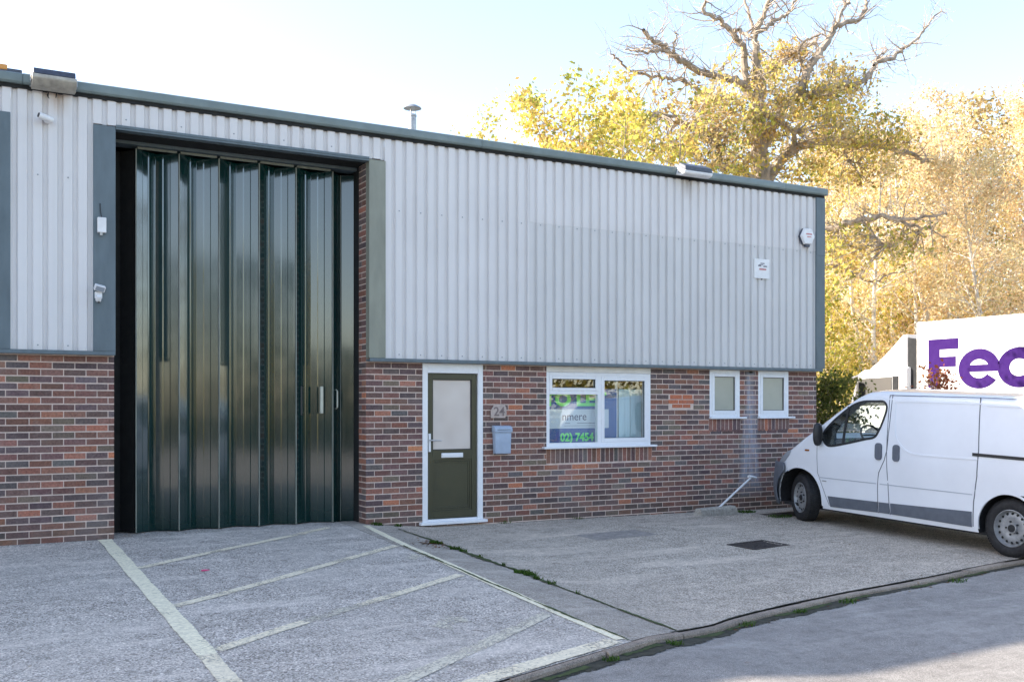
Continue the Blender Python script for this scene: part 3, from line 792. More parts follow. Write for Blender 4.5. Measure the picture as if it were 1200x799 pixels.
# floodlights at the eaves
def floodlight(x, label, w, tilt, body, cat='floodlight', y=-.15, z=4.99, top=.03):
    S = empty('floodlight', (x, y, z), label, cat, 'floodlights on the eaves')
    Mx = Matrix.Rotation(R(tilt), 4, 'X')
    mb = MB(); mb.prism([(0, -.080), (-.13, -.070), (-.20, -.030), (-.205, .012), (-.02, .050)], lambda p, q, d: Mx @ Vector((d, p, q)), -w / 2, w / 2)
    mb.build('housing', body, S, bevel=.012, seg=3, smooth=True)
    mb = MB(); mb.prism([(-.02, -.060), (-.165, -.047), (-.165, -.040), (-.02, -.050)], lambda p, q, d: Mx @ Vector((d, p, q)), -w / 2 + .03, w / 2 - .03)
    mb.build('lens', M['lamp'], S)
    mb = MB()
    mb.prism([(-.198, .018), (-.015, .054), (-.02, .054 + top), (-.18, .024 + top)], lambda p, q, d: Mx @ Vector((d, p, q)), -w / 2 + .012, w / 2 - .012)
    mb.build('top_housing', M['lampdark'], S, bevel=.006)
    mb = MB(); mb.box(-w / 2 - .012, -.12, -.04, -w / 2 - .004, -.06, .03, Mx); mb.box(w / 2 + .004, -.12, -.04, w / 2 + .012, -.06, .03, Mx); mb.box(-w / 2 - .012, -.01, -.04, w / 2 + .012, .06, -.034)
    mb.build('bracket', M['galv'], S, bevel=.002)
    mb = MB(); mb.tube([(-.03, .03, -.04), (-.05, .06, -.10), (-.02, .07, -.15), (.03, .07, -.13), (.04, .05, -.06)], .007, 6); mb.build('cable', M['black'], S, smooth=True)
    return S
floodlight(1.07, 'rust stained beige floodlight with a dark finned top above the camera', .43, -10, M['beige'], top=.06, z=4.95)
floodlight(9.66, 'pale grey floodlight tilted out over the eaves near the tree', .52, 16, M['plastic_white'], top=.05, z=5.0)
S = empty('roof_beacon', (.56, -.02, 5.05), 'dark beacon housing with an amber lens on the roof edge, far left', 'beacon')
mb = MB(); mb.box(-.04, -.05, 0, .22, .06, .04).build('housing', M['lampdark'], S, bevel=.01)
mb = MB(); mb.box(-.07, -.055, .015, .08, .05, .075).build('lens', M['amber'], S, bevel=.012)
mb = MB(); mb.lathe([(.03, 0), (.03, .05), (.015, .07)], Matrix.Translation((-.22, .0, 0)), 12).build('knob', M['lampdark'], S, smooth=True)
# bullet camera
S = empty('security_camera', (1.02, -.092, 4.585), 'white bullet security camera below the left floodlight', 'camera')
mb = MB(); mb.lathe([(.035, 0), (.035, .012), (.020, .02), (.016, .06)], Matrix.Rotation(R(90), 4, 'X'), 16).build('mount', M['plastic_white'], S, smooth=True)
Mx = Matrix.Translation((.0, -.075, 0)) @ Matrix.Rotation(R(-78), 4, 'Y') @ Matrix.Rotation(R(18), 4, 'X')
mb = MB(); mb.lathe([(.026, -.05), (.034, -.035), (.034, .09), (.031, .10)], Mx, 20).build('body', M['plastic_white'], S, smooth=True)
mb = MB(); mb.lathe([(.027, .10), (.025, .104)], Mx, 20).build('lens', M['black'], S, smooth=True)
# sensor box on the left jamb
S = empty('sensor_box', (1.555, -.113, 3.43), 'small white sensor box high on the blue jamb left of the green door', 'sensor')
mb = MB(); mb.box(-.045, -.05, 0, .045, 0, .165).build('case', M['plastic_white'], S, bevel=.008)
mb = MB(); mb.lathe([(.016, -.03), (.018, 0)], Matrix.Translation((-.005, -.025, 0)), 12).build('gland', M['galv'], S)
mb = MB(); mb.tube([(.0, -.02, .165), (-.012, -.012, .24), (-.014, -.004, .32)], .005, 6).build('cable', M['black'], S)
# twin lamp/camera lower down
S = empty('security_light', (1.53, -.113, 2.68), 'small white twin security light low on the blue jamb left of the green door', 'light')
mb = MB(); mb.box(-.045, -.035, .035, .03, 0, .11).build('base', M['plastic_white'], S, bevel=.008)
Mx = Matrix.Translation((.0, -.05, .145)) @ Matrix.Rotation(R(24), 4, 'X') @ Matrix.Rotation(R(14), 4, 'Y')
mb = MB(); mb.box(-.055, -.03, -.03, .055, .03, .035, Mx).build('lamp_head', M['plastic_white'], S, bevel=.008)
mb = MB(); mb.box(-.045, -.034, -.022, .045, -.031, .027, Mx).build('lens', M['lamp'], S)
mb = MB(); mb.lathe([(.030, -.035), (.030, .01), (.018, .03)], Matrix.Translation((-.01, -.055, .04)) @ Matrix.Rotation(R(50), 4, 'X'), 14).build('camera_head', M['plastic_white'], S, smooth=True)
mb = MB(); mb.lathe([(.013, -.02), (.013, .0)], Matrix.Translation((-.01, -.06, .0)), 10).build('sensor', M['black'], S)
# alarm bell box : hexagon
S = empty('alarm_box', (12.01, -.093, 4.235), 'white hexagonal alarm box near the right end of the cladding', 'alarm box')
hexa = [(.150 * math.cos(R(60 * i)), .150 * math.sin(R(60 * i))) for i in range(6)]
mb = MB(); mb.prism([(a * .97, b * .97) for a, b in hexa], lambda a, b, d: Vector((a, d, b)), 0, -.045).build('back_case', M['lampdark'], S, bevel=.008)
mb = MB(); vs = [Vector((a, -.045, b)) for a, b in hexa] + [Vector((a * .9, -.085, b * .9)) for a, b in hexa]
mb.add(vs, [tuple(range(5, -1, -1)), tuple(range(6, 12))] + [(i, (i + 1) % 6, (i + 1) % 6 + 6, i + 6) for i in range(6)]); mb.build('cover', M['plastic_white'], S, bevel=.008, seg=3)
mb = MB(); mb.box(-.05, -.088, .025, .075, -.085, .045); mb.box(-.03, -.088, -.015, .06, -.085, .0); mb.build('printed_mark', M['red_ink'], S)
mb = MB(); mb.box(-.045, -.07, -.165, .05, -.02, -.125).build('strobe', M['lampdark'], S, bevel=.01)
# notice
S = empty('notice_sign', (11.10, -.093, 3.52), 'small white rectangular notice with faint print on the cladding', 'sign')
mb = MB(); mb.box(-.155, -.012, .0, .155, 0, .30).build('board', M['plastic_white'], S, bevel=.003)
mb = MB()
for x0, z0, x1, z1 in ((-.03, .225, .05, .24), (-.08, .185, -.02, .205), (.03, .180, .10, .20), (-.06, .205, .02, .215)): mb.box(x0, -.015, z0, x1, -.012, z1)
mb.build('printed_mark', M['grey_ink'], S)
mb = MB(); mb.box(-.055, -.015, .13, .085, -.012, .155).build('printed_mark', M['red_ink'], S)
mb = MB(); mb.lathe([(.012, 0), (.012, .01)], Matrix.Translation((0, 0, -.01)) @ Matrix.Rotation(R(90), 4, 'X'), 8).build('stud', M['black'], S)
# flue on the roof
S = empty('flue_pipe', (5.72, 1.0, 4.88), 'thin metal flue pipe with a rain cap rising above the roof edge', 'flue')
mb = MB(); mb.lathe([(.052, 0), (.052, .66), (.058, .665), (.058, .69), (.05, .695)], None, 20).build('pipe', M['galv'], S, smooth=True)
for k in range(3):
    mb = MB(); mb.box(-.006, .040, .69, .006, .046, .79, Matrix.Rotation(R(120 * k), 4, 'Z')); mb.build('strut', M['galv'], S)
mb = MB(); mb.lathe([(.125, .775), (.115, .79), (.05, .825), (.005, .835)], None, 24).build('rain_cap', M['galv'], S, smooth=True)

# broom head and handle leaning by the wall
S = empty('broom', (10.05, -.34, g(10.05, -.34)), 'broom with a white handle lying against the brick wall beside the van', 'broom')
mb = MB()
vs = [(-.42, -.09, .0), (.28, -.09, .0), (.28, .09, .0), (-.42, .09, .0), (-.40, -.06, .105), (.25, -.06, .125), (.25, .06, .125), (-.40, .06, .105)]
mb.add([Vector(v) for v in vs], [(0, 3, 2, 1), (4, 5, 6, 7), (0, 1, 5, 4), (1, 2, 6, 5), (2, 3, 7, 6), (3, 0, 4, 7)])
rn = random.Random(3)
for i in range(240):
    x = rn.uniform(-.41, .27); y = rn.choice([-.075, .075]) + rn.uniform(-.015, .015)
    mb.tube([(x, y, .09), (x + rn.uniform(-.02, .02), y * 1.35, .002)], .0035, 4, caps=False)
M['bristle'] = simple('dusty_bristles', (0.46, 0.43, 0.38), 0.9, var=0.4, scale=30, bmp=.5)
mb.build('bristles', M['bristle'], S)
mb = MB(); mb.tube([(-.02, .0, .10), (.80, .19, .52)], .016, 10); mb.build('handle', M['plastic_white'], S, smooth=True)
mb = MB(); mb.tube([(.72, .172, .53), (.80, .19, .52), (.90, .21, .50)], .021, 10); mb.build('grip', M['plastic_white'], S, smooth=True)
# overflow pipe stub under the cladding
S = empty('overflow_pipe', (10.95, -.005, 2.08), 'short dark overflow pipe below the cladding between the two small windows', 'pipe')
mb = MB(); mb.tube([(0, .02, 0), (0, -.06, -.005)], .016, 10).build('spout', M['black'], S)

# ------------------------------------------------------------------ leaf mass builder
def leaves_mesh(name, P, size, cols, parent, seed, aspect=.62, mat=None, flat=0.0, kind=None):
    """P (n,3) centres; one folded leaf/spray per centre"""
    rg = np.random.default_rng(seed); n = len(P)
    if n == 0: return None
    a = rg.normal(size=(n, 3)); a[:, 2] *= (1 - flat); a /= np.linalg.norm(a, axis=1)[:, None]
    b = rg.normal(size=(n, 3)); b -= (b * a).sum(1)[:, None] * a; b /= np.linalg.norm(b, axis=1)[:, None]
    s = (rg.uniform(.6, 1.25, size=n) * size)[:, None]
    v = np.empty((n, 4, 3))
    v[:, 0] = P - a * s * .5; v[:, 1] = P + b * s * aspect * .5; v[:, 2] = P + a * s * .5; v[:, 3] = P - b * s * aspect * .5
    V = v.reshape(-1, 3)
    me = bpy.data.meshes.new(name)
    me.vertices.add(4 * n); me.vertices.foreach_set('co', V.ravel().astype(np.float32))
    me.loops.add(4 * n); me.loops.foreach_set('vertex_index', np.arange(4 * n, dtype=np.int32))
    me.polygons.add(n); me.polygons.foreach_set('loop_start', np.arange(0, 4 * n, 4, dtype=np.int32))
    me.update(calc_edges=True)
    at = me.attributes.new('Tint', 'FLOAT_COLOR', 'FACE')
    cols = np.asarray(cols, dtype=np.float64); w = rg.integers(0, len(cols), size=n)
    # neighbouring leaves share a hue: pick by a coarse cell hash mixed with per-leaf choice
    cell = np.floor(P / .9).astype(int); h = (cell[:, 0] * 73856093 ^ cell[:, 1] * 19349663 ^ cell[:, 2] * 83492791) % len(cols)
    pick = np.where(rg.random(n) < .55, h, w)
    c = cols[pick] * rg.uniform(.72, 1.25, size=(n, 1))
    C4 = np.ones((n, 4)); C4[:, :3] = np.clip(c, 0, .95)
    at.data.foreach_set('color', C4.ravel().astype(np.float32))
    me.materials.append(mat or M['leaf'])
    o = bpy.data.objects.new(name, me); COL.objects.link(o)
    if parent is not None: o.parent = parent
    return o

OAKC = [(.74, .56, .15), (.62, .53, .14), (.70, .52, .19), (.48, .45, .11), (.62, .50, .25), (.28, .28, .08), (.42, .28, .12)]
YELC = [(.72, .60, .15), (.60, .56, .11), (.72, .58, .17), (.38, .40, .09), (.56, .40, .15)]
PEACH = [(.85, .68, .42), (.90, .74, .50), (.80, .60, .34), (.85, .70, .42), (.70, .52, .26), (.66, .46, .28), (.66, .56, .28)]
GREENY = [(.30, .32, .06), (.42, .38, .08), (.20, .25, .05), (.52, .42, .10), (.38, .30, .08)]
RUST = [(.34, .12, .06), (.42, .18, .09), (.28, .09, .05), (.48, .26, .13)]

SN, CS = math.sin(R(29.3)), math.cos(R(29.3))
def at(px, py, s):
    t = (px - 600) / 1200.
    return Vector((s * (SN + CS * t), -12 + s * (CS - SN * t), 1.55 + (476 - py) / 1200. * s))

# -- a free-growing branch
def grow(mb, p, d, L, r, rn, lev, tips, up=.1, wob=.25, nseg=6, split=(3, 5), ang=(25, 55), sides=6, shrink=.62, minr=.006):
    pts = [p.copy()]; rad = [r]; d = d.normalized(); q = p.copy()
    for i in range(nseg):
        d = (d + Vector((rn.gauss(0, wob), rn.gauss(0, wob), rn.gauss(0, wob) + up)) * .5).normalized()
        q = q + d * L / nseg; pts.append(q.copy()); rad.append(max(minr, r * (1 - .75 * (i + 1) / nseg)))
    mb.tube(pts, rad, sides if lev > 0 else 4, caps=False)
    if lev <= 0:
        for i in range(1, len(pts)): tips.append(pts[i])
        return
    n = rn.randint(*split)
    for k in range(n):
        i = rn.randint(max(1, nseg // 3), nseg); b = pts[i]
        dd = (pts[i] - pts[i - 1]).normalized()
        ax = dd.orthogonal().normalized(); ax.rotate(Matrix.Rotation(rn.uniform(0, 6.28), 3, dd))
        nd = dd.copy(); nd.rotate(Matrix.Rotation(R(rn.uniform(*ang)), 3, ax))
        grow(mb, b, nd, L * shrink * rn.uniform(.7, 1.15), max(minr, rad[i] * .6), rn, lev - 1, tips, up, wob, max(3, nseg - 1), split, ang, max(4, sides - 1), shrink, minr)

def smooth_poly(P, rad, k=3):
    out = []; ro = []
    n = len(P)
    for i in range(n - 1):
        p0, p1, p2, p3 = P[max(i - 1, 0)], P[i], P[i + 1], P[min(i + 2, n - 1)]
        for j in range(k):
            t = j / k
            out.append(.5 * ((2 * p1) + (p2 - p0) * t + (2 * p0 - 5 * p1 + 4 * p2 - p3) * t * t + (3 * p1 - p0 - 3 * p2 + p3) * t ** 3))
            ro.append(rad[i] + (rad[i + 1] - rad[i]) * t)
    out.append(P[-1]); ro.append(rad[-1]); return out, ro

# ---- the big oak behind the roof: limbs laid out in the round
rn = random.Random(42)
limbs = [  # (s0, s1, r0, r1, [(px,py)...])
    (32, 32, .34, .20, [(893, 470), (892, 330), (892, 209), (889, 176), (888, 145), (888, 121)]),
    (32, 31.5, .19, .09, [(888, 121), (890, 100), (887, 83), (885, 60), (885, 42)]),
    (31.5, 31, .09, .05, [(885, 42), (892, 25), (897, 12), (903, -6)]),
    (31.5, 31.5, .05, .03, [(884, 42), (878, 18), (872, -6)]),
    (31.6, 32.6, .075, .035, [(887, 37), (900, 30), (908, 25), (918, 19), (926, 14), (934, -4)]),
    (32, 30.4, .13, .045, [(884, 118), (876, 104), (872, 78), (873, 60), (866, 50), (857, 39), (846, 28), (838, 21), (826, 15), (826, 3)]),
    (30.9, 30.2, .06, .03, [(861, 35), (872, 40), (880, 45), (884, 50)]),
    (32, 29.4, .14, .05, [(880, 112), (868, 98), (852, 93), (835, 89), (815, 81), (800, 73), (790, 66), (781, 57), (770, 51), (760, 44), (753, 36)]),
    (29.9, 29.0, .05, .02, [(783, 61), (772, 59), (758, 62), (745, 60), (733, 57)]),
    (30, 29.5, .035, .012, [(788, 63), (789, 52), (793, 42), (791, 36)]),
    (30.6, 30.1, .04, .015, [(838, 88), (848, 80), (855, 70), (864, 60)]),
    (31.8, 29.5, .08, .02, [(850, 118), (835, 112), (819, 107), (808, 98), (797, 94), (783, 92), (768, 90), (752, 86), (738, 83), (730, 75), (722, 70), (716, 65)]),
    (29.8, 29.6, .03, .01, [(764, 89), (761, 80), (759, 71)]),
    (32, 34, .11, .04, [(891, 93), (902, 83), (912, 77), (922, 69), (930, 62), (946, 55), (958, 47)]),
    (32, 33.5, .18, .05, [(892, 175), (905, 150), (920, 125), (936, 108), (941, 97), (946, 84), (955, 68), (966, 53), (974, 42), (981, 30), (996, 26), (1010, 22), (1015, 8), (1017, -6)]),
    (33.1, 33.6, .07, .03, [(981, 30), (986, 14), (994, 4), (1000, -8)]),
    (32.8, 32.2, .06, .03, [(944, 88), (941, 76), (936, 66), (938, 54), (950, 46), (966, 40)]),
    (32.4, 35, .12, .02, [(930, 118), (950, 112), (965, 104), (985, 100), (1005, 98), (1018, 88), (1026, 75), (1040, 70), (1050, 65), (1058, 58), (1068, 52), (1077, 42), (1086, 32), (1094, 22), (1103, 11)]),
    (33.2, 34.2, .05, .015, [(1024, 77), (1028, 68), (1036, 62), (1040, 56)]),
    (32, 35.5, .20, .03, [(893, 240), (903, 205), (914, 190), (924, 178), (936, 172), (955, 167), (975, 167), (1000, 169), (1025, 170), (1048, 176), (1070, 181), (1082, 188), (1095, 193), (1110, 188)]),
    (32.3, 31, .09, .03, [(924, 178), (932, 165), (930, 153), (918, 146), (906, 139), (894, 136)]),
    (33, 33.8, .05, .02, [(984, 168), (992, 182), (1004, 192), (1014, 197)]),
    (32, 29, .15, .03, [(888, 230), (880, 208), (862, 200), (845, 192), (843, 178), (834, 168), (820, 155), (806, 148), (795, 140), (783, 135), (770, 134)]),
    (30.8, 30.2, .07, .02, [(846, 193), (830, 192), (815, 182), (803, 172), (796, 170)]),
    (32, 29.5, .13, .03, [(891, 285), (930, 270), (975, 268), (985, 264), (1012, 258), (1036, 254), (1058, 258), (1082, 254), (1110, 250)]),
    (30.5, 30.2, .07, .02, [(1040, 254), (1060, 262), (1080, 268), (1092, 268)]),
    (30.7, 29.8, .05, .02, [(1010, 260), (1022, 274), (1034, 286), (1050, 290)]),
    (32, 34, .09, .02, [(893, 330), (940, 318), (975, 312), (1000, 322), (1020, 330), (1040, 322), (1062, 318)]),
]
oak = empty('oak_tree', at(893, 520, 32) * 1.0, 'tall gnarled oak with bare upper limbs and yellow leaves behind the roof', 'tree')
ob = oak.location.copy()
mb = MB(); LP = []; tipsO = []
def wobble(P, a): return [p + Vector((rn.gauss(0, a), rn.gauss(0, a), rn.gauss(0, a))) for p in P]
for s0, s1, r0, r1, pts in limbs:
    n = len(pts)
    P = [at(x, y, s0 + (s1 - s0) * i / (n - 1)) for i, (x, y) in enumerate(pts)]
    rad = [r0 + (r1 - r0) * i / (n - 1) for i in range(n)]
    P, rad = smooth_poly(P, rad, 4)
    P = [P[0]] + [p + Vector((rn.gauss(0, .03), rn.gauss(0, .03), rn.gauss(0, .03))) for p in P[1:]]
    mb.tube([p - ob for p in P], rad, 8, caps=False)
    LP += [(p, r) for p, r in zip(P, rad)]
    for p, r in zip(P[3:], rad[3:]):          # short bare twigs
        if rn.random() < (.85 if r < .12 else .2):
            d = Vector((rn.gauss(0, 1), rn.gauss(0, 1), rn.gauss(.3, .8)))
            grow(mb, p - ob, d, rn.uniform(.4, 1.4), min(.022, r * .5), rn, 1, tipsO, .08, .35, 5, (2, 4), (25, 60), 4, .6, .005)
blobs = [ # px, py, rx, ry, s, n clumps
    (770, 165, 50, 30, 30, 34), (815, 150, 45, 36, 30.5, 44), (850, 160, 40, 40, 31, 40), (840, 125, 26, 16, 30.8, 14), (905, 105, 26, 28, 32.5, 26), (925, 78, 26, 26, 33, 20),
    (885, 175, 30, 32, 33, 24), (950, 118, 44, 26, 33, 44), (985, 110, 40, 22, 33.5, 36), (1005, 150, 55, 26, 34, 44), (960, 150, 50, 28, 32.5, 44), (915, 145, 30, 24, 32, 22),
    (1045, 160, 34, 20, 34.5, 20), (860, 195, 40, 14, 31, 20), (940, 195, 40, 14, 33, 18), (1000, 200, 50, 18, 34, 18), (1020, 290, 60, 26, 31, 34), (985, 300, 26, 40, 31, 26), (1075, 285, 40, 20, 30.5, 10), (735, 150, 26, 20, 29.7, 14),
    (895, 85, 30, 16, 32, 16), (930, 60, 18, 14, 33.5, 8), (980, 92, 30, 14, 34, 14), (870, 122, 24, 16, 31.5, 12), (855, 140, 40, 20, 30, 20)]
cl = []
for px, py, rx, ry, s, n in blobs:
    for _ in range(n):
        a = rn.uniform(0, 6.28); q = math.sqrt(rn.random())
        cl.append(at(px + rx * q * math.cos(a), py + ry * q * math.sin(a), s + rn.uniform(-1.8, 1.8)))
Lpos = np.array([tuple(p) for p, r in LP])
leafP = []; rg = np.random.default_rng(4)
for c in cl:
    d = Lpos - np.array(tuple(c)); i = int(np.argmin((d ** 2).sum(1))); a = LP[i][0]; L = (c - a).length
    if L < 4.5:
        mid = (a + c) * .5 + Vector((rn.gauss(0, .15), rn.gauss(0, .15), rn.gauss(0, .15) - .05 * L))
        P, rad = smooth_poly([a - ob, mid - ob, c - ob], [min(.035, .012 + L * .008), .012, .005], 3)
        mb.tube(P, rad, 4, caps=False)
        for _ in range(3):
            dd = Vector((rn.gauss(0, .28), rn.gauss(0, .28), rn.gauss(0, .22)))
            mb.tube([mid - ob + (c - mid) * rn.random(), c + dd - ob], [.007, .004], 3, caps=False)
    m = rn.randint(10, 36); sp = rn.uniform(.15, .36)
    leafP.append(rg.normal(size=(m, 3)) * np.array([sp, sp, sp * .62]) + np.array(tuple(c - ob)))
mb.build('trunk', M['bark'], oak, smooth=True, fix=False)
leaves_mesh('crown', np.concatenate(leafP), .15, OAKC, oak, 9)

# ---- generic young tree
def tree(name, base, H, spread, seed, cols, bark, label, cat='tree', nleaf=9000, lsize=.12, low=.15, r0=.10, group=None, droop=.0, density=1.0, fork=1, lean=(0, 0), tspread=.16):
    rn = random.Random(seed); rg = np.random.default_rng(seed)
    e = empty(name, base, label, cat, group)
    mb = MB(); tips = []
    for f in range(fork):
        p = Vector((0, 0, -.3)); d = Vector((lean[0] + rn.gauss(0, .04), lean[1] + rn.gauss(0, .04), 1)).normalized()
        if fork > 1: d = Vector((math.cos(f * 6.28 / fork + seed) * .22, math.sin(f * 6.28 / fork + seed) * .22, 1)).normalized()
        n = 16; pts = [p.copy()]; rad = [r0]
        for i in range(n):
            d = (d + Vector((rn.gauss(0, .05), rn.gauss(0, .05), .03))).normalized()
            p = p + d * (H * rn.uniform(.94, 1.0)) / n; pts.append(p.copy()); rad.append(r0 * (1 - .93 * (i + 1) / n))
        mb.tube(pts, rad, 7, caps=False)
        nb = int(30 * density / fork ** .5)
        for k in range(nb):
            t = low + (1 - low) * (k + rn.random()) / nb; t = min(t, .985)
            i = t * n; a = pts[int(i)].lerp(pts[min(int(i) + 1, n)], i - int(i))
            prof = math.sin(math.pi * min(1, (t - low + .12) / (1 - low + .12)) ** .8) ** .7
            L = spread * (.35 + .65 * prof) * rn.uniform(.7, 1.15)
            az = rn.uniform(0, 6.28); el = R(rn.uniform(10, 50))
            grow(mb, a, Vector((math.cos(az) * math.cos(el), math.sin(az) * math.cos(el), math.sin(el))), L, max(.012, r0 * .32 * (1 - t) + .012), rn, 1, tips, .12 - droop, .22, 5, (4, 6), (20, 55), 4, .55, .004)
    mb.build('trunk', bark, e, smooth=True, fix=False)
    T = np.array([tuple(t) for t in tips])
    idx = rg.integers(0, len(T), size=nleaf)
    P = T[idx] + rg.normal(size=(nleaf, 3)) * np.array([tspread, tspread, tspread * .8])
    if droop: P[:, 2] -= np.abs(rg.normal(size=nleaf)) * droop
    leaves_mesh('crown', P, lsize, cols, e, seed)
    return e
def gp(px, s): p = at(px, 0, s); return Vector((p.x, p.y, -.30 if p.y > 5 else -.1))
def Hof(py, s): return 1.55 + (476 - py) / 1200. * s + .3

tree('maple_tree', gp(700, 25), Hof(90, 25), 1.9, 101, YELC, M['bark'], 'yellow green bushy tree rising above the middle of the roof', nleaf=7500, lsize=.13, low=.35, r0=.09, fork=3, tspread=.14)
tree('maple_tree', gp(655, 25.5), Hof(98, 25.5), 1.7, 102, YELC, M['bark'], 'small yellow tree, leftmost above the roof edge', nleaf=5200, lsize=.12, low=.45, r0=.06, fork=2, tspread=.13)
tree('maple_tree', gp(755, 26), Hof(108, 26), 2.0, 103, YELC + OAKC, M['bark'], 'yellow tree between the leftmost tree and the oak, with thin dark stems', nleaf=5200, lsize=.13, low=.35, r0=.09, fork=3, tspread=.15)

GB = 'birches behind the building end'
birch = [ # px, s, top, spread, leaves, colours
    (985, 44, 150, 2.0, 9000, PEACH + GREENY, 'short golden birch hugging the building end'),
    (1012, 40, 140, 1.9, 8000, PEACH + YELC, 'golden birch standing over the lorry cab'),
    (1043, 37, 135, 1.9, 9000, PEACH, 'peach birch with a white trunk behind the lorry deflector'),
    (1078, 43, 150, 2.2, 10000, PEACH, 'birch in the dip between the oak and the tallest birch'),
    (1108, 46, 118, 2.2, 10000, PEACH, 'pale birch just left of the tallest birch'),
    (1131, 36, 66, 2.1, 13000, PEACH, 'tallest pale trunked birch above the purple lettering'),
    (1162, 45, 84, 2.6, 13000, PEACH, 'broad peach birch just right of the tallest birch'),
    (1196, 42, 118, 2.6, 12000, PEACH, 'peach birch cut by the right edge of the photo'),
    (1165, 33, 170, 2.2, 9000, PEACH, 'lower peach birch in front of the broad birch'),
    (1235, 40, 100, 2.6, 9000, PEACH, 'birch just beyond the right edge of the photo')]
for i, (px, s, top, spr, nl, cols, lab) in enumerate(birch):
    tree('birch_tree', gp(px, s), Hof(top, s), spr, 200 + i, cols, M['bark_pale'], lab, nleaf=int(nl * (.6 if px in (1043, 1131) else 1.25)), lsize=.115, low=.12, r0=.13, group=GB, droop=.12, density=1.25, tspread=.22)
for i, (px, s, top, lab) in enumerate([(1018, 34.5, 190, 'thin pale birch trunk with few leaves behind the lorry cab'), (1046, 33.5, 160, 'thin pale birch trunk with few leaves above the gap of the lorry'), (1064, 34, 230, 'short thin pale trunk with few leaves above the front of the lorry box'), (1121, 33, 80, 'thin forked pale birch with few leaves above the letter e of the lorry'), (1178, 34, 240, 'short thin pale trunk with few leaves near the right edge of the photo')]):
    tree('birch_tree', gp(px, s), Hof(top, s), 1.3, 300 + i, PEACH, M['bark_pale'], lab, nleaf=1500, lsize=.11, low=.3, r0=.13, group=GB, density=.6, tspread=.2)
# understorey
bush = [(962, 34, 330, GREENY, 'green bush against the building end above the van nose'), (988, 37, 300, GREENY + YELC, 'tall yellow green bush behind the lorry cab'),
        (1025, 38, 290, YELC + PEACH, 'golden bush behind the lorry deflector'), (1065, 38, 300, YELC + PEACH, 'golden bush behind the front corner of the lorry box'),
        (1115, 40, 290, PEACH + YELC, 'golden bush above the letter F of the lorry'), (1160, 40, 300, PEACH, 'peach bush above the letter e of the lorry'), (1200, 40, 280, PEACH + GREENY, 'mixed green and peach bush at the right edge of the photo')]
for i, (px, s, top, cols, lab) in enumerate(bush):
    tree('shrub', gp(px, s), Hof(top, s), 1.7, 400 + i, cols, M['bark'], lab, 'shrub', nleaf=6500, lsize=.13, low=.05, r0=.05, group='shrubs behind the lorry', fork=3, tspread=.25, density=1.0)
tree('rusty_shrub', gp(1108, 22), Hof(428, 22), .55, 500, RUST, M['bark'], 'small rusty brown leaved shrub between the van and the lorry', 'shrub', nleaf=900, lsize=.10, low=.3, r0=.03, fork=2, tspread=.12, density=.7)
tree('shrub', gp(962, 24.5), Hof(432, 24.5), .75, 501, [(.06, .09, .03), (.10, .12, .03), (.16, .17, .05)], M['bark'], 'dark green shrub low behind the bonnet of the van', 'shrub', nleaf=6000, lsize=.11, low=.03, r0=.04, fork=3, tspread=.18)

# far woods as one mass behind
def woods(name, label, lumps, cols, seed, lsize, mat=None):
    rg = np.random.default_rng(seed); P = []
    for x, y, z0, z1, r, n in lumps:
        a = rg.uniform(0, 6.28, n); q = np.sqrt(rg.random(n)) * r; z = rg.uniform(z0, z1, n)
        q = q * (1 - .45 * ((z - z0) / max(.1, z1 - z0)) ** 2)
        P.append(np.stack([x + q * np.cos(a), y + q * np.sin(a), z], 1))
    P = np.concatenate(P)
    # clumping
    ph = np.sin(P[:, 0] * 2.1 + np.sin(P[:, 2] * 1.7) * 1.5) * np.sin(P[:, 2] * 2.3 + P[:, 1] * 1.3) + rg.normal(size=len(P)) * .35
    P = P[ph > -.35]
    o = leaves_mesh(name, P, lsize, cols, None, seed)
    return tag(o, label, kind='stuff')
rn = random.Random(8); lumps = []
for i in range(26):
    px = 940 + i * 14 + rn.uniform(-5, 5); s = rn.uniform(52, 60); p = at(px, 0, s); top = rn.uniform(150, 190) if px < 1110 else rn.uniform(110, 150)
    lumps.append((p.x, p.y, -.3, Hof(top, s), rn.uniform(2.0, 3.0), 3000))
woods('woodland', 'hazy golden woodland closing the view behind the birches', lumps, [(.50, .36, .18), (.40, .30, .13), (.60, .45, .24), (.34, .28, .12), (.52, .44, .20)], 31, .26)
# trees across the road (behind the photographer), seen in the door and window reflections
lumps = []
for i in range(30):
    x = 6 + i * 1.9 + rn.uniform(-1, 1); y = -33 - rn.uniform(0, 6) + .12 * i; h = rn.uniform(7, 11)
    lumps.append((x, y, -.6, h, rn.uniform(2.0, 3.0), 1500))
woods('hedgerow', 'tall autumn hedgerow across the access road', lumps, OAKC + GREENY, 32, .34)
lumps = []
for i in range(26):
    x = -46 + i * 2.0; lumps.append((x, -24 + rn.uniform(-.8, .8), -.6, rn.uniform(8.0, 10.0) if x < -21.5 else rn.uniform(3.9, 4.5), 1.7, 1000))
far = []
for i in range(16):
    far.append((44 + rn.uniform(-2, 2) + .5 * i, -34 + i * 2.2, -.6, rn.uniform(12, 15), 2.6, 1300))
woods('copse', 'olive brown copse along the far end of the access road', far, [(.16, .13, .05), (.22, .16, .06), (.12, .12, .04), (.26, .17, .07)], 34, .4)
woods('reflection_hedge', 'dark evergreen hedge across the access road', lumps, [(.025, .04, .02), (.045, .05, .025), (.07, .06, .03), (.02, .035, .02)], 33, .34)  # out of view, added dark and stepped in height to shape the door's reflection

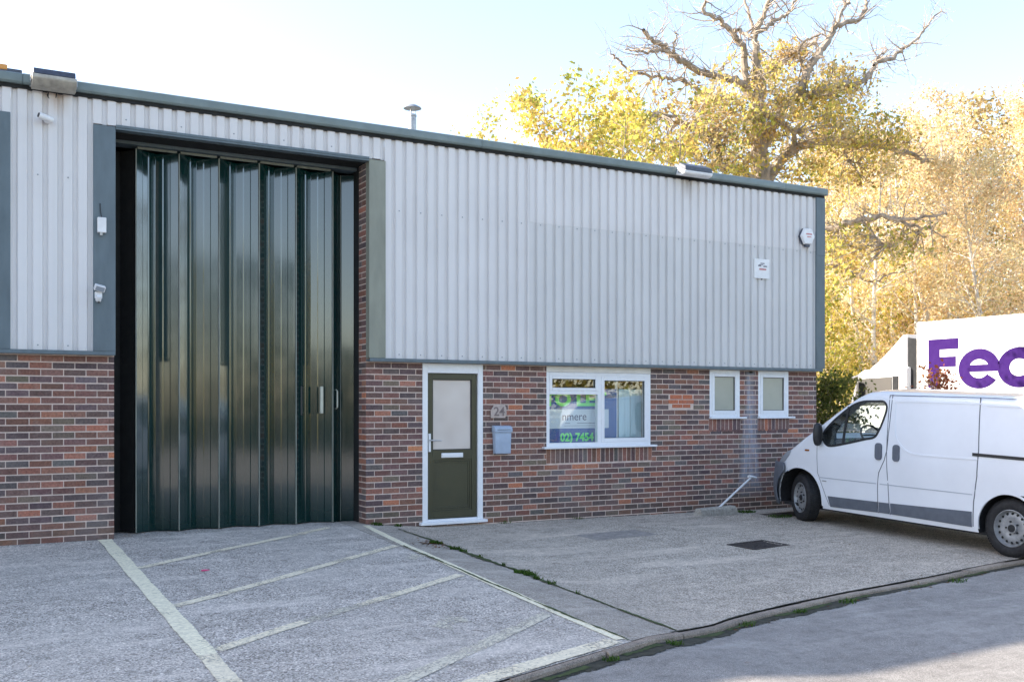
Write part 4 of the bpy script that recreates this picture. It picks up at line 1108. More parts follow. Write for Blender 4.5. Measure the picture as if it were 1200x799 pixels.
# grass tufts and fallen leaves
def tufts(name, label, spots, seed, zf, cols, blade=.042):
    rn = random.Random(seed); mb = MB()
    for x, y, r, n in spots:
        for _ in range(n):
            a = rn.uniform(0, 6.28); q = r * math.sqrt(rn.random()); X, Y = x + q * math.cos(a), y + q * .6 * math.sin(a)
            z = zf(X, Y); h = blade * rn.uniform(.4, 1.1); b = rn.uniform(0, 6.28); l = h * rn.uniform(.2, .9); w = .004
            vs = [(X - w * math.sin(b), Y + w * math.cos(b), z), (X + w * math.sin(b), Y - w * math.cos(b), z), (X + l * .5 * math.cos(b) + w * .8 * math.sin(b), Y + l * .5 * math.sin(b) - w * .8 * math.cos(b), z + h * .7), (X + l * math.cos(b), Y + l * math.sin(b), z + h)]
            k = rn.uniform(.7, 1.4); c = rn.choice(cols)
            mb.add([Vector(v) for v in vs], [(0, 1, 2, 3)], tuple(v * k for v in c))
    return tag(mb.build(name, M['leaf'], fix=False), label, kind='stuff')
GR = [(.06, .13, .025), (.10, .17, .035), (.045, .09, .02)]
tufts('weeds', 'green weeds sprouting along the joint and the foot of the wall', [(4.93, -1.45, .09, 160), (4.98, -1.85, .07, 120), (5.0, -2.0, .05, 60), (5.0, -2.4, .03, 26), (5.01, -2.9, .03, 24), (5.0, -3.3, .09, 150), (5.02, -3.42, .07, 110), (4.99, -3.62, .05, 50), (5.0, -3.85, .05, 40), (5.0, -4.3, .02, 12), (4.78, -.05, .08, 110), (5.05, -.10, .06, 60), (10.62, -.28, .16, 220), (10.75, -.85, .22, 200), (6.6, -.03, .10, 30), (7.8, -.03, .10, 30), (4.75, -6.0, .08, 60), (4.05, -6.18, .07, 60), (5.85, -5.55, .08, 50), (6.6, -5.4, .08, 50), (7.3, -5.3, .10, 60), (9.1, -5.1, .12, 60)], 12, lambda x, y: g(x, y) + .002 if y > yk(x) else road_z(x, y), GR)
rn = random.Random(15); mb = MB()
def fleaf(x, y, z, s, col):
    a = rn.uniform(0, 6.28); t = rn.uniform(.1, .5)
    u = Vector((math.cos(a), math.sin(a), 0)) * s; v = Vector((-math.sin(a), math.cos(a), t)) * s * .6; p = Vector((x, y, z + .006 + s * .12))
    mb.add([p - u, p - v * .9, p + u, p + v * .9], [(0, 1, 2, 3)], col)
for _ in range(70): x, y = rn.gauss(4.88, .10), rn.gauss(-1.5, .18); fleaf(x, y, g(x, y), rn.uniform(.012, .032), rn.choice([(.22, .10, .06), (.30, .17, .10), (.12, .07, .04)]))
for _ in range(60): x = rn.uniform(5.5, 13); y = yk(x) - rn.uniform(.02, .16); fleaf(x, y, road_z(x, y), rn.uniform(.01, .025), rn.choice([(.22, .13, .07), (.34, .24, .14), (.14, .09, .05)]))
for _ in range(70): x = rn.uniform(-3, 11.8); y = rn.uniform(-6, -.1); fleaf(x, y, g(x, y), rn.uniform(.006, .018), rn.choice([(.24, .17, .10), (.4, .34, .26), (.16, .11, .07)]))
for _ in range(16): x = rn.uniform(1.75, 2.6); y = rn.uniform(.05, .30); fleaf(x, y, g(x, y), rn.uniform(.01, .022), (.42, .32, .24))
fleaf(6.55, -7.0, road_z(6.55, -7.0), .03, (.30, .11, .09)); fleaf(4.9, -6.6, road_z(4.9, -6.6), .022, (.3, .16, .12))
tag(mb.build('fallen_leaves', M['leaf'], fix=False), 'scattered brown fallen leaves on the concrete', kind='stuff')
mb = MB(); mb.box(-.03, -.012, 0, .02, .016, .012); mb.prism([(.01, -.02), (.045, .0), (.01, .018)], lambda a, b, d: Vector((a, b, d)), .002, .009)
S = mb.build('litter_scrap', simple('pink_scrap', (.75, .10, .25), .6), loc=(2.198, -2.165, g(2.198, -2.165) + .004)); tag(S, 'tiny pink scrap of litter inside the painted bay', 'litter')

# ------------------------------------------------------------------ the white van
NOSE = 4.82
AX_R, AX_F = .71, 3.985
TOPL = [(-.02, 1.46), (.0, 1.68), (.04, 1.79), (.14, 1.83), (.5, 1.845), (2.4, 1.875), (2.70, 1.88), (2.90, 1.865), (3.08, 1.79), (3.38, 1.60), (3.73, 1.35), (3.95, 1.20), (4.14, 1.07), (4.31, .97), (4.45, .895), (4.58, .82), (4.70, .72), (4.82, .58)]
def Htop(x): return lerp_pts(TOPL, x)
def Whalf(x):
    w = .93
    if x > 3.9: w *= max(0, 1 - ((x - 3.9) / (NOSE - 3.9)) ** 3.4 * .93) ** .5
    if x < .15: w *= 1 - .05 * ((.15 - x) / .15) ** 2
    return w
FZ = [(.20, .955), (.30, .985), (.42, .997), (.60, 1.0), (.70, .997), (.73, 1.004), (.95, 1.006), (1.10, .995), (1.30, .968), (1.55, .925), (1.75, .885), (1.90, .85)]
def side_y(x, z):
    return Whalf(x) * lerp_pts(FZ, z)
def body_section(x, n1=22, n2=6, n3=8):
    H = Htop(x); z0 = .235; rr = min(.13, (H - z0) * .25)
    pts = []
    for i in range(n1):
        z = z0 + (H - rr - z0) * i / (n1 - 1); pts.append((side_y(x, z), z))
    ys, zs = pts[-1]
    crown = .040 if x < 4.3 else .040 + .07 * (x - 4.3)
    for i in range(1, n2 + 1):
        a = R(90) * i / n2
        ry = min(rr * .9, ys * .5)
        pts.append((ys - ry * (1 - math.cos(a)), zs + rr * math.sin(a)))
    yi, zi = pts[-1]
    for i in range(1, n3 + 1):
        t = i / n3; pts.append((yi * (1 - t), zi + crown * (1 - (1 - t) ** 2)))
    return pts
def van_body():
    xs = [-.02, -.01, 0, .02, .05, .1, .16] + frange(.25, 2.3, .12) + frange(2.4, 3.4, .06) + frange(3.46, 4.2, .06) + frange(4.25, NOSE - .001, .03)
    bm = bmesh.new(); rings = []
    for x in xs:
        s = body_section(x)
        left = s; right = [(-y, z) for y, z in reversed(s[:-1])]
        ring = [bm.verts.new((x, y, z)) for y, z in left + right]
        rings.append(ring)
    n = len(rings[0])
    for a, b in zip(rings, rings[1:]):
        for k in range(n): bm.faces.new((a[k], b[k], b[(k + 1) % n], a[(k + 1) % n]))
    bm.faces.new(rings[0]); bm.faces.new(list(reversed(rings[-1])))
    bmesh.ops.recalc_face_normals(bm, faces=bm.faces)
    me = bpy.data.meshes.new('body'); bm.to_mesh(me); bm.free()
    return bpy.data.objects.new('body', me)
def boolean(o, cutter, op='DIFFERENCE'):
    md = o.modifiers.new('b', 'BOOLEAN'); md.operation = op; md.object = cutter; md.solver = 'EXACT'
    dg = bpy.context.evaluated_depsgraph_get(); dg.update()
    me = bpy.data.meshes.new_from_object(o.evaluated_get(dg))
    o.modifiers.clear(); o.data = me
V = empty('parked_van', (11.65, -5.23, -.21), 'white panel van parked nose in against the end of the brick wall', 'van')
V.rotation_euler = (Matrix.Rotation(R(90), 3, 'Z') @ Matrix.Rotation(-.030, 3, 'Y')).to_euler()
body = van_body(); COL.objects.link(body)
ARCH_R = {AX_R: .405, AX_F: .425}
for ax, rad in ((AX_R, .405), (AX_F, .445)):
    for sgn in (1, -1):
        mb = MB(); mb.lathe([(rad, 0), (rad, .40)], Matrix.Translation((ax, sgn * .62, .335)) @ Matrix.Rotation(R(-90 if sgn > 0 else 90), 4, 'X'), 48)
        c = mb.build('cut', M['dark']); boolean(body, c); bpy.data.objects.remove(c)
def catmull(pts, k=6, closed=True):
    n = len(pts); out = []
    for i in range(n if closed else n - 1):
        g4 = [pts[(i + j) % n] if closed else pts[min(max(i + j, 0), n - 1)] for j in (-1, 0, 1, 2)]
        for j in range(k):
            t = j / k
            out.append(tuple(.5 * (2 * g4[1][c] + (g4[2][c] - g4[0][c]) * t + (2 * g4[0][c] - 5 * g4[1][c] + 4 * g4[2][c] - g4[3][c]) * t * t + (3 * g4[1][c] - g4[0][c] - 3 * g4[2][c] + g4[3][c]) * t ** 3) for c in (0, 1)))
    if not closed: out.append(pts[-1])
    return out
WIN = [(3.50, 1.30), (3.38, 1.42), (3.25, 1.52), (3.11, 1.615), (2.98, 1.69), (2.82, 1.735), (2.60, 1.745), (2.48, 1.74), (2.435, 1.66), (2.49, 1.50), (2.56, 1.36), (2.63, 1.275), (2.80, 1.235), (3.10, 1.165), (3.36, 1.115), (3.46, 1.13), (3.515, 1.20)]
WINo = catmull(WIN, 4)
def grow_poly(p, f):
    cx = sum(a for a, b in p) / len(p); cz = sum(b for a, b in p) / len(p)
    return [(cx + (a - cx) * f, cz + (b - cz) * (f + .02)) for a, b in p]
def lean0(p):
    return (p[0] + .87 * max(0, .93 - .93 * lerp_pts(FZ, p[1])) + .03, p[1])
mb = MB(); mb.prism([lean0(p) for p in grow_poly(WINo, .985)], lambda a, b, d: Vector((a, d, b)), -1.2, 1.2); c = mb.build('cut', M['dark']); boolean(body, c); bpy.data.objects.remove(c)
mb = MB(); mb.prism([(3.02, 1.34), (3.60, 1.185), (3.84, 1.185), (3.98, 1.30), (3.10, 2.1), (2.98, 1.78)], lambda a, b, d: Vector((a, d, b)), -.66, .66); c = mb.build('cut', M['dark']); boolean(body, c); bpy.data.objects.remove(c)
me = body.data; me.materials.clear(); me.materials.append(M['van']); me.materials.append(M['rubber'])
for p in me.polygons:
    c_ = p.center
    p.material_index = 1 if any(math.hypot(c_.x - ax, c_.z - .335) < rad + .004 and abs(c_.y) > .1 for ax, rad in ((AX_R, .405), (AX_F, .445))) or (2.42 < c_.x < 3.62 and 1.10 < c_.z < 1.77 and abs(c_.y) < side_y(c_.x, c_.z) - .02 and c_.z < Htop(c_.x) - .05 and abs(p.normal.y) < .6) or (abs(c_.y) < .67 and 2.9 < c_.x < 4.0 and 1.1 < c_.z < Htop(c_.x) - .02) else 0
me.polygons.foreach_set('use_smooth', [True] * len(me.polygons)); me.set_sharp_from_angle(angle=R(32))
body.parent = V
def lean(p):
    x, z = p
    k = .93 - .93 * lerp_pts(FZ, z)
    return (x + .87 * max(0, k) + .03 * min(1, max(0, (z - .5) / .5)), z) if x < 3.75 and z > .5 else p
def drape(outline, off, side=1, thick=.012, step=.06, sy=side_y):
    """closed 2D outline (x, z) laid over the van's flank as a thin shell"""
    bm = bmesh.new()
    f = bm.faces.new([bm.verts.new((a, 0, b)) for a, b in outline])
    xs_ = [p[0] for p in outline]; zs_ = [p[1] for p in outline]
    for k in frange(min(xs_), max(xs_), step)[1:-1]:
        bmesh.ops.bisect_plane(bm, geom=bm.verts[:] + bm.edges[:] + bm.faces[:], plane_co=(k, 0, 0), plane_no=(1, 0, 0))
    for k in frange(min(zs_), max(zs_), step)[1:-1]:
        bmesh.ops.bisect_plane(bm, geom=bm.verts[:] + bm.edges[:] + bm.faces[:], plane_co=(0, 0, k), plane_no=(0, 0, 1))
    bmesh.ops.triangulate(bm, faces=[f for f in bm.faces if len(f.verts) > 4])
    base = bm.faces[:]
    r = bmesh.ops.extrude_face_region(bm, geom=base)
    top = [v for v in r['geom'] if isinstance(v, bmesh.types.BMVert)]
    ts = set(top)
    for v in bm.verts:
        x, z = v.co.x, v.co.z
        v.co.y = side * (sy(x, z) + (off if v in ts else off - thick))
    bmesh.ops.recalc_face_normals(bm, faces=bm.faces)
    me = bpy.data.meshes.new('d'); bm.to_mesh(me); bm.free(); return me
def dpart(name, outline, off, mat, parent=V, side=1, thick=.012, smooth=True, step=.06, lean_on=True):
    me = drape([lean(p) for p in outline] if lean_on else outline, off, side, thick, step); me.name = name; me.materials.append(mat)
    if smooth:
        me.polygons.foreach_set('use_smooth', [True] * len(me.polygons)); me.set_sharp_from_angle(angle=R(40))
    o = bpy.data.objects.new(name, me); COL.objects.link(o); o.parent = parent; return o
def stroke(pts, w):
    """2D polyline to closed outline"""
    L = []; Rr = []
    for i, p in enumerate(pts):
        a = pts[max(i - 1, 0)]; b = pts[min(i + 1, len(pts) - 1)]
        dx, dy = b[0] - a[0], b[1] - a[1]; l = math.hypot(dx, dy)
        L.append((p[0] - dy / l * w / 2, p[1] + dx / l * w / 2)); Rr.append((p[0] + dy / l * w / 2, p[1] - dx / l * w / 2))
    return L + Rr[::-1]
def rrect(x0, z0, x1, z1, r, n=5):
    out = []
    for cx, cz, a0 in ((x1 - r, z1 - r, 0), (x0 + r, z1 - r, 90), (x0 + r, z0 + r, 180), (x1 - r, z0 + r, 270)):
        for i in range(n + 1):
            a = R(a0 + 90 * i / n); out.append((cx + r * math.cos(a), cz + r * math.sin(a)))
    return out
for side in (1, -1):
    gsk = dpart('window_rubber', stroke(WINo + WINo[:1], .030), .004, M['black'], side=side)
    gl = dpart('side_window', WINo, .0025, M['glass_van'], side=side, thick=.002)
    dpart('pillar', stroke([(3.07, 1.66), (3.16, 1.15)], .035), .010, M['black'], parent=gl, side=side)
# what shows through the cab windows: steering wheel, seats, dashboard
for sy_ in (.42, -.30):
    mb = MB(); mb.box(2.54, sy_ - .22, 1.14, 2.68, sy_ + .22, 1.42); mb.build('seat_back', M['seat'], V, bevel=.04, seg=3, smooth=True)
    mb = MB(); mb.box(2.52, sy_ - .12, 1.45, 2.61, sy_ + .12, 1.62); mb.build('head_rest', M['seat'], V, bevel=.03, seg=3, smooth=True)
mb = MB(); ring = [(3.16 + .07 * math.sin(R(a)) , .42 + .19 * math.cos(R(a)), 1.27 + .13 * math.sin(R(a))) for a in range(0, 361, 15)]
mb.tube(ring, .014, 8, caps=False); mb.tube([(3.17, .24, 1.27), (3.17, .60, 1.27)], .012, 6); mb.build('steering_wheel', M['black'], V, smooth=True)
mb = MB(); mb.box(3.26, -.75, 1.10, 3.50, .75, 1.20); mb.build('dashboard', M['seat'], V, bevel=.03, seg=3, smooth=True)
for side in (1, -1):
    sg = side
    # front door and loading door seams
    dpart('door_seam', stroke([(2.34, 1.84), (2.38, 1.5), (2.42, 1.12), (2.46, .98), (2.55, .82), (2.575, .68), (2.575, .29)], .010), .0025, M['gap'], side=side, thick=.004)
    dpart('door_seam', stroke([(3.62, 1.25), (3.62, .72), (3.52, .50), (3.42, .29)], .007), .0020, M['gap'], side=side, thick=.004)
    if side > 0:
        dpart('door_seam', stroke([(2.385, 1.83), (2.385, .29)], .009), .0025, M['gap'], side=side, thick=.004)
        dpart('door_seam', stroke([(1.055, 1.83), (1.08, 1.2), (1.10, .9), (1.155, .60), (1.17, .30)], .012), .0025, M['gap'], side=side, thick=.004)
        dpart('door_seam', stroke([(2.385, 1.83), (1.055, 1.83), (.2, 1.815)], .008), .0022, M['gap'], side=side, thick=.004)
        dpart('sliding_rail', stroke([(1.16, 1.155), (.02, 1.145)], .036), .010, M['black'], side=side, thick=.012)
        h = dpart('door_handle', rrect(2.215, .985, 2.315, 1.20, .045), .022, M['van_grey'], side=side, thick=.024)
        h = dpart('door_handle', rrect(2.495, .985, 2.60, 1.205, .045), .022, M['van_grey'], side=side, thick=.024)
        # pressed swage lines (raised thin creases of the same paint)
        dpart('swage', catmull([(2.31, 1.70), (2.26, 1.765), (1.7, 1.77), (1.10, 1.765), (1.10, 1.745), (1.7, 1.748), (2.24, 1.742), (2.285, 1.69), (2.29, 1.36), (2.20, 1.20), (2.02, 1.11), (1.7, 1.10), (1.15, 1.105), (1.15, 1.09), (1.7, 1.085), (2.03, 1.092), (2.22, 1.185), (2.31, 1.35)], 3), .007, M['van'], side=side, thick=.009, step=.04)
        dpart('swage', stroke([(.98, 1.74), (.2, 1.73)], .02), .007, M['van'], side=side, thick=.009)
    dpart('swage', stroke([(3.60, .665), (2.60, .672)], .012), .004, M['crease'], side=side, thick=.006)
    dpart('swage', stroke([(2.54, .672), (1.17, .678)], .012), .004, M['crease'], side=side, thick=.006)
    dpart('sill_cladding', [(3.44, .42), (2.585, .435), (2.585, .295), (3.40, .275)], .007, M['van_grey'], side=side)
    dpart('sill_cladding', [(2.563, .435), (2.395, .438), (2.395, .298), (2.563, .296)], .007, M['van_grey'], side=side)
    dpart('sill_cladding', [(2.375, .44), (1.185, .475), (1.185, .29), (2.375, .298)], .007, M['van_grey'], side=side)
    dpart('indicator', rrect(3.80, 1.015, 3.88, 1.04, .01), .008, M['orange'], side=side)
    hl = [(4.16, 1.01), (4.24, .98), (4.36, .90), (4.45, .82), (4.40, .79), (4.28, .84), (4.19, .93)]
    dpart('headlight', hl, .006, M['lamp'], side=side)
    # arch lips
    for ax, rad in ((AX_R, .405), (AX_F, .445)):
        a0, a1 = (-8, 188) if ax == AX_R else (58, 188)
        arc = [(ax + rad * math.cos(R(a)), .335 + rad * math.sin(R(a))) for a in frange(a0, a1, 7)]
        dpart('arch_lip', stroke(arc, .03), .006, M['van'], side=side, thick=.02, lean_on=False)
    dpart('badge', rrect(3.46, .615, 3.54, .63, .006), .006, M['galv'], side=side)
    # mirror
    mb = MB()
    Mx = Matrix.Translation((3.585, side * .995, 1.265)) @ Matrix.Diagonal((.050, .080, .160, 1))
    prof = [(math.cos(R(a)) ** .7 if a < 90 else 0.02, math.sin(R(a))) for a in range(0, 91, 15)]
    ring = [(c, s) for c, s in [(.02, -1)] + [(max(.02, math.cos(R(a))) ** .6, math.sin(R(a))) for a in range(-75, 90, 15)] + [(.02, 1)]]
    mb.lathe(ring, Mx, 20); mir = mb.build('wing_mirror', M['black'], V, smooth=True)
    mb = MB(); mb.box(3.55, side * .85, 1.18, 3.61, side * .96, 1.26); mb.build('mirror_arm', M['black'], mir, bevel=.01)
# bumper: shell offset from the nose surface
def nose_shell(z0f, z1f, x0f, off, mat, name, nz=10):
    bm = bmesh.new(); G = []
    for side in (1, -1):
        rows = []
        for j in range(nz + 1):
            row = []
            t = j / nz
            for i in range(41):
                u = i / 40
                zb, zt = z0f, z1f
                x0 = x0f(zb + (zt - zb) * t); x = x0 + (NOSE - .002 - x0) * (1 - (1 - u) ** 2.2)
                z = zb + (min(zt, Htop(x) - .02) - zb) * t
                y = side_y(x, z); nx_, ny_ = (Whalf(x - .01) - Whalf(min(x + .01, NOSE))) / .02, 1
                l = math.hypot(nx_, ny_); 
                bul = off * (1 + .6 * math.sin(math.pi * min(1, t * 1.05)))
                row.append(bm.verts.new((x + bul * nx_ / l, side * (y + bul * ny_ / l), z)))
            rows.append(row)
        for a, b in zip(rows, rows[1:]):
            for k in range(40): bm.faces.new((a[k], a[k + 1], b[k + 1], b[k]))
        G.append(rows)
    for j in range(nz): bm.faces.new((G[0][j][40], G[0][j + 1][40], G[1][j + 1][40], G[1][j][40]))
    bmesh.ops.recalc_face_normals(bm, faces=bm.faces)
    me = bpy.data.meshes.new(name); bm.to_mesh(me); bm.free()
    me.materials.append(mat); me.polygons.foreach_set('use_smooth', [True] * len(me.polygons))
    o = bpy.data.objects.new(name, me); COL.objects.link(o); o.parent = V
    md = o.modifiers.new('t', 'SOLIDIFY'); md.thickness = .02; md.offset = -1
    return o
def bx(z):
    # rear edge of the bumper follows the wheel arch
    d = .452 ** 2 - (z - .335) ** 2
    return AX_F + math.sqrt(max(0, d)) if z < .70 else 4.22
nose_shell(.20, .82, lambda z: max(bx(z), 4.20 + .35 * max(0, z - .62)), .042, M['van_grey'], 'front_bumper')
# windscreen
bm = bmesh.new(); rows = []
for i in range(13):
    x = 2.96 + (3.92 - 2.96) * i / 12
    s = body_section(x); yi = [p for p in s][-9][0]; row = []
    for k in range(13):
        y = -yi * .97 + 2 * yi * .97 * k / 12
        t = 1 - abs(y) / yi; zi = s[-9][1]; row.append(bm.verts.new((x, y, zi + .055 * (1 - (1 - t) ** 2) + .006)))
    rows.append(row)
for a, b in zip(rows, rows[1:]):
    for k in range(12): bm.faces.new((a[k], b[k], b[k + 1], a[k + 1]))
me = bpy.data.meshes.new('windscreen'); bm.to_mesh(me); bm.free(); me.materials.append(M['glass_van'])
me.polygons.foreach_set('use_smooth', [True] * len(me.polygons))
ws = bpy.data.objects.new('windscreen', me); COL.objects.link(ws); ws.parent = V
md = ws.modifiers.new('t', 'SOLIDIFY'); md.thickness = .005
# underbody, wheel wells
mb = MB(); mb.box(.1, -.80, .20, 4.4, .80, .245); mb.build('underbody', M['black'], V)
for x0, x1 in ((.06, .2), (4.3, 4.5)): pass
mb = MB(); mb.tube([(AX_R, -.75, .335), (AX_R, .75, .335)], .05, 8); mb.tube([(AX_F, -.7, .3), (AX_F, .7, .3)], .05, 8); mb.build('axle', M['black'], V)
# rear bumper, lights
mb = MB(); mb.box(-.09, -.90, .26, .03, .90, .50).build('rear_bumper', M['van_grey'], V, bevel=.03, seg=3)
for s_ in (1, -1):
    mb = MB(); mb.box(-.045, s_ * .80, .80, -.005, s_ * .90, 1.25).build('tail_light', simple('red_lens', (.35, .02, .02), .2), V, bevel=.01)
# wheels
def wheel(ax, side, steer, outer=True):
    W_ = empty('wheel', (ax, side * .79, .335)); W_.parent = V
    # local z axis points outwards
    W_.rotation_euler = (Matrix.Rotation(R(steer), 3, 'Z') @ Matrix.Rotation(R(-90 * side), 3, 'X')).to_euler()
    mb = MB()
    prof = [(.215, -.085), (.285, -.10), (.318, -.085), (.332, -.06), (.334, 0), (.332, .06), (.318, .085), (.290, .100), (.255, .102), (.225, .090), (.212, .080)]
    mb.lathe(prof, None, 56, caps=False)
    # tread blocks
    for k in range(64):
        Mx = Matrix.Rotation(2 * math.pi * k / 64, 4, 'Z')
        for z0, z1, o_ in ((-.075, -.030, .0), (-.022, .022, .5), (.030, .075, .0)):
            M2 = Matrix.Rotation(2 * math.pi * (k + o_) / 64, 4, 'Z')
            mb.box(.328, -.012, z0, .338, .012, z1, M2)
    mb.build('tyre', M['rubber'], W_, smooth=True)
    mb = MB(); mb.lathe([(.214, .03), (.216, .088), (.208, .092), (.202, .080), (.196, .050), (.185, .040), (.165, .058), (.120, .066), (.085, .048), (.062, .046), (.058, .068), (.030, .072), (.004, .072)], None, 48)
    for k in range(16):
        a = 2 * math.pi * k / 16
        mb.lathe([(.0155, .0), (.0155, .010)], Matrix.Rotation(a, 4, 'Z') @ Matrix.Translation((.168, 0, .050)), 12, mi=1)
    rim = mb.build('rim', [M['rim'], M['dark']], W_, smooth=True)
    mb = MB()
    for k in range(5):
        a = 2 * math.pi * k / 5
        mb.lathe([(.011, .0), (.011, .018), (.007, .022)], Matrix.Rotation(a, 4, 'Z') @ Matrix.Translation((.078, 0, .050)), 6)
    mb.lathe([(.045, .066), (.043, .078), (.01, .080)], None, 20)
    mb.build('hub', M['black'], W_)
    return W_
wheel(AX_R, 1, 0); wheel(AX_R, -1, 0); wheel(AX_F, 1, -22); wheel(AX_F, -1, -22)

# ------------------------------------------------------------------ the lorry behind
T = empty('parked_lorry', (24.6, 8.0, -.06), 'white box lorry with purple lettering parked behind the van', 'lorry')
# local: +Y forward. side facing the photographer is x = 0; the box runs to x = 2.5
mb = MB(); mb.box(0, -7.2, 1.05, 2.5, 0, 4.02).build('cargo_box', M['truck'], T, bevel=.03)
mb = MB()
for y in frange(-7.18, -.03, 7.15): mb.box(-.012, y, 1.05, .0, y + .03, 4.0)
mb.box(-.014, -7.2, 3.93, .0, 0, 4.02); mb.box(-.014, -7.2, 1.05, .0, 0, 1.16)
mb.build('box_trim', M['galv'], T)
mb = MB(); mb.box(.1, -7.0, .75, 2.4, 3.0, 1.04).build('chassis', M['black'], T)
cab = MB()
prof = [(.35, .45), (2.55, .45), (2.62, 1.2), (2.52, 1.75), (2.22, 2.60), (2.0, 2.72), (.35, 2.76)]
cab.prism(prof, lambda p, q, d: Vector((d, p, q)), .05, 2.45)
cabo = cab.build('cab', M['truck'], T, bevel=.05, seg=3, smooth=True)
mb = MB(); mb.prism([(.95, 1.65), (2.40, 1.62), (2.16, 2.45), (.95, 2.48)], lambda p, q, d: Vector((d, p, q)), .035, .05).build('side_window', M['black'], cabo)
mb = MB(); mb.prism([(2.545, 1.72), (2.25, 2.56), (2.24, 2.50), (2.535, 1.68)], lambda p, q, d: Vector((d, p, q)), .2, 2.3).build('windscreen', M['black'], cabo)
mb = MB(); mb.box(.0, .36, .6, .055, .62, 2.74).build('side_fairing', M['truck'], cabo, bevel=.02)
mb = MB(); mb.box(.042, .93, .8, .049, .945, 2.60); mb.box(.042, 2.30, .8, .049, 2.312, 1.65); mb.box(.042, .94, .80, .049, 2.31, .812); mb.build('door_seam', M['gap'], cabo)
mb = MB(); mb.box(.03, .70, .95, .048, .90, 2.5); mb.build('rear_quarter_panel', M['truck_grey'], cabo)
# roof deflector: curved wedge rising to box height
mb = MB(); mb.prism([(.45, 2.74), (1.85, 2.74), (1.55, 2.92), (1.0, 3.35), (.62, 3.70), (.45, 3.72)], lambda p, q, d: Vector((d, p, q)), .12, 2.38).build('wind_deflector', M['truck'], cabo, bevel=.04, seg=3, smooth=True)
mb = MB(); mb.prism([(.45, 1.2), (.45, 3.62), (.06, 3.55), (.06, 1.2)], lambda p, q, d: Vector((d, p, q)), .16, .19)
mb.build('gap_panel', M['truck_grey'], T)
mb = MB(); mb.prism([(.45, 1.2), (.45, 3.62), (.06, 3.55), (.06, 1.2)], lambda p, q, d: Vector((d, p, q)), 2.3, 2.33); mb.build('gap_panel', M['truck_grey'], T)
mb = MB(); mb.box(-.14, 2.02, 1.75, .0, 2.12, 2.35).build('mirror', M['black'], cabo, bevel=.02)
mb = MB(); mb.prism([(2.15, 2.62), (2.62, 2.48), (2.64, 2.42), (2.18, 2.56)], lambda p, q, d: Vector((d, p, q)), .1, 2.4).build('sun_visor', M['truck'], cabo)
for y in (1.6, -4.6, -5.8):
    for x in (.02, 2.2):
        Wt = empty('wheel', (x, y, .5)); Wt.parent = T
        mb = MB(); mb.lathe([(.30, 0), (.46, .0), (.5, .04), (.5, .24), (.46, .28), (.30, .28)], Matrix.Rotation(R(90), 4, 'Y'), 36, caps=False).build('tyre', M['rubber'], Wt, smooth=True)
        mb = MB(); mb.lathe([(.30, .02), (.2, .08), (.08, .06), (.08, .22), (.2, .2), (.30, .26)], Matrix.Rotation(R(90), 4, 'Y'), 30).build('rim', M['galv'], Wt, smooth=True)
# the lettering, each character cut from sheet and bent to nothing: flat vinyl on the box side
def vinyl(polys, y0, z0, mat, name, h=1.40):
    """polys in units of cap height, x to the right as read (towards -Y)"""
    mb = MB()
    for k, poly in enumerate(polys):
        mb.prism(poly, lambda a, b, d: Vector((d - (.002 if len(polys) > 8 and k >= 28 else 0), y0 - a * h * 1.17, z0 + b * h)), -.004, -.001)
    return mb.build(name, mat, T)
def ringpoly(cx, cz, r0, r1, a0, a1, sx=1.0, n=28):
    out = []
    angs = frange(a0, a1, (a1 - a0) / n)
    quads = []
    for p, q in zip(angs, angs[1:]):
        quads.append([(cx + sx * r1 * math.cos(R(p)), cz + r1 * math.sin(R(p))), (cx + sx * r1 * math.cos(R(q)), cz + r1 * math.sin(R(q))), (cx + sx * r0 * math.cos(R(q)), cz + r0 * math.sin(R(q))), (cx + sx * r0 * math.cos(R(p)), cz + r0 * math.sin(R(p)))])
    return quads
yF = -.38; zB = 2.14
vinyl([[(0, 0), (.24, 0), (.24, 1), (0, 1)], [(.24, .78), (.62, .78), (.62, 1), (.24, 1)], [(.24, .42), (.57, .42), (.57, .63), (.24, .63)]], yF, zB, M['purple'], 'lettering', 1.36)
vinyl(ringpoly(1.02, .36, .19, .40, 0, 325) + [[(.78, .30), (1.40, .30), (1.42, .44), (.78, .44)]], yF, zB, M['purple'], 'lettering', 1.36)
vinyl(ringpoly(1.76, .36, .17, .39, 0, 360) + [[(1.93, 0), (2.16, 0), (2.16, 1.0), (1.93, 1.0)]], yF, zB, M['purple'], 'lettering', 1.36)
vinyl([[(2.16, 0), (2.40, 0), (2.40, 1), (2.16, 1)], [(2.40, .78), (2.80, .78), (2.80, 1), (2.40, 1)], [(2.40, .40), (2.76, .40), (2.76, .62), (2.40, .62)], [(2.40, 0), (2.80, 0), (2.80, .22), (2.40, .22)]], yF, zB, M['orange_vinyl'], 'lettering', 1.36)
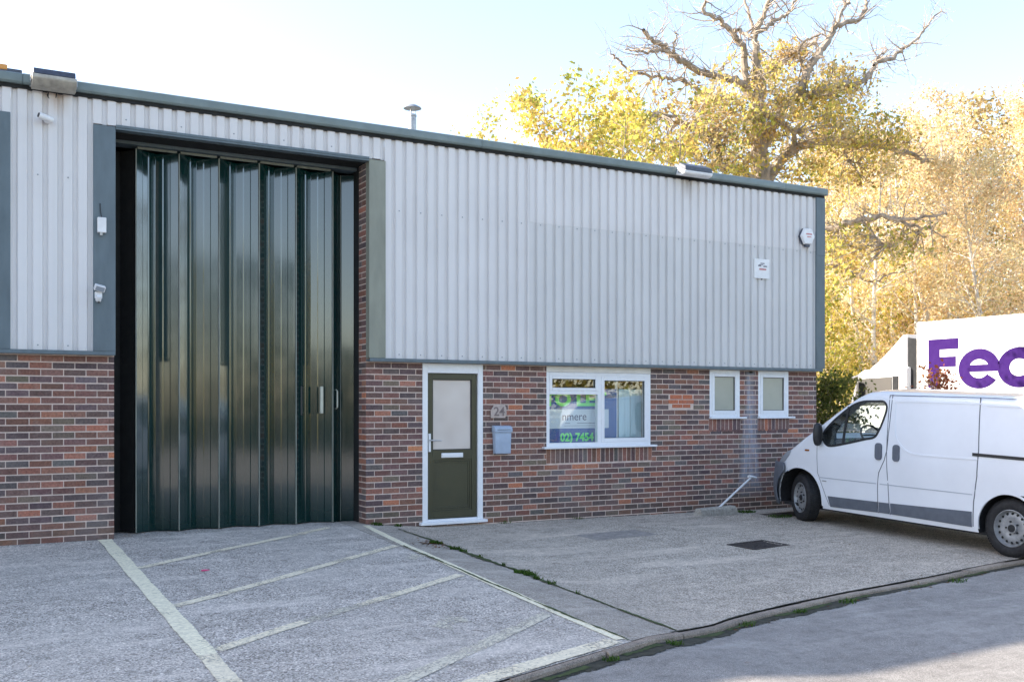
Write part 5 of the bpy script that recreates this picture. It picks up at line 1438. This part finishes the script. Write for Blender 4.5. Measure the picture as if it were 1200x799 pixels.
vinyl([[(2.82, 0), (3.10, 0), (3.235, .187), (3.37, 0), (3.65, 0), (3.375, .36), (3.63, .72), (3.35, .72), (3.235, .553), (3.12, .72), (2.84, .72), (3.095, .36)]], yF, zB, M['orange_vinyl'], 'lettering', 1.36)

# ------------------------------------------------------------------ sky, sun, camera
w = bpy.data.worlds.new('World'); scene.world = w; w.use_nodes = True
nt = w.node_tree; bg = nt.nodes['Background']
sky = nt.nodes.new('ShaderNodeTexSky'); sky.sky_type = 'NISHITA'; sky.sun_disc = False
SD = Vector((-.82, .57, 0)).normalized(); EL = R(23.7)
sky.sun_elevation = EL; sky.sun_rotation = math.atan2(SD.x, SD.y); sky.altitude = 50; sky.air_density = 1.0; sky.dust_density = 1.0; sky.ozone_density = 0.6
hs = nt.nodes.new('ShaderNodeHueSaturation'); hs.inputs['Saturation'].default_value = .92; nt.links.new(sky.outputs[0], hs.inputs['Color'])
nt.links.new(mix(nt, 1.0, hs.outputs[0], (1.03, 1.0, 1.02), 'MULTIPLY'), bg.inputs[0]); bg.inputs[1].default_value = .15
sun = bpy.data.lights.new('sun', 'SUN'); sun.energy = 4.4; sun.angle = R(.5); sun.color = (1.0, .90, .76)
so = bpy.data.objects.new('sun', sun); COL.objects.link(so)
d = Vector((SD.x * math.cos(EL), SD.y * math.cos(EL), math.sin(EL)))
so.rotation_euler = d.to_track_quat('Z', 'Y').to_euler(); so.location = (0, 0, 30)

cam = bpy.data.cameras.new('camera'); co = bpy.data.objects.new('camera', cam); COL.objects.link(co)
cam.lens = 36; cam.sensor_width = 36; cam.sensor_fit = 'HORIZONTAL'; cam.shift_y = 76.5 / 1200; cam.clip_end = 1000; cam.clip_start = .05
co.location = (0, -12, 1.55); co.rotation_euler = (R(90), 0, R(-29.3)); scene.camera = co
scene.view_settings.view_transform = 'Standard'; scene.view_settings.look = 'None'; scene.view_settings.gamma = 1; scene.view_settings.exposure = 1.66
scene.cycles.use_denoising = True
scene.cycles.max_bounces = 8; scene.cycles.transparent_max_bounces = 12
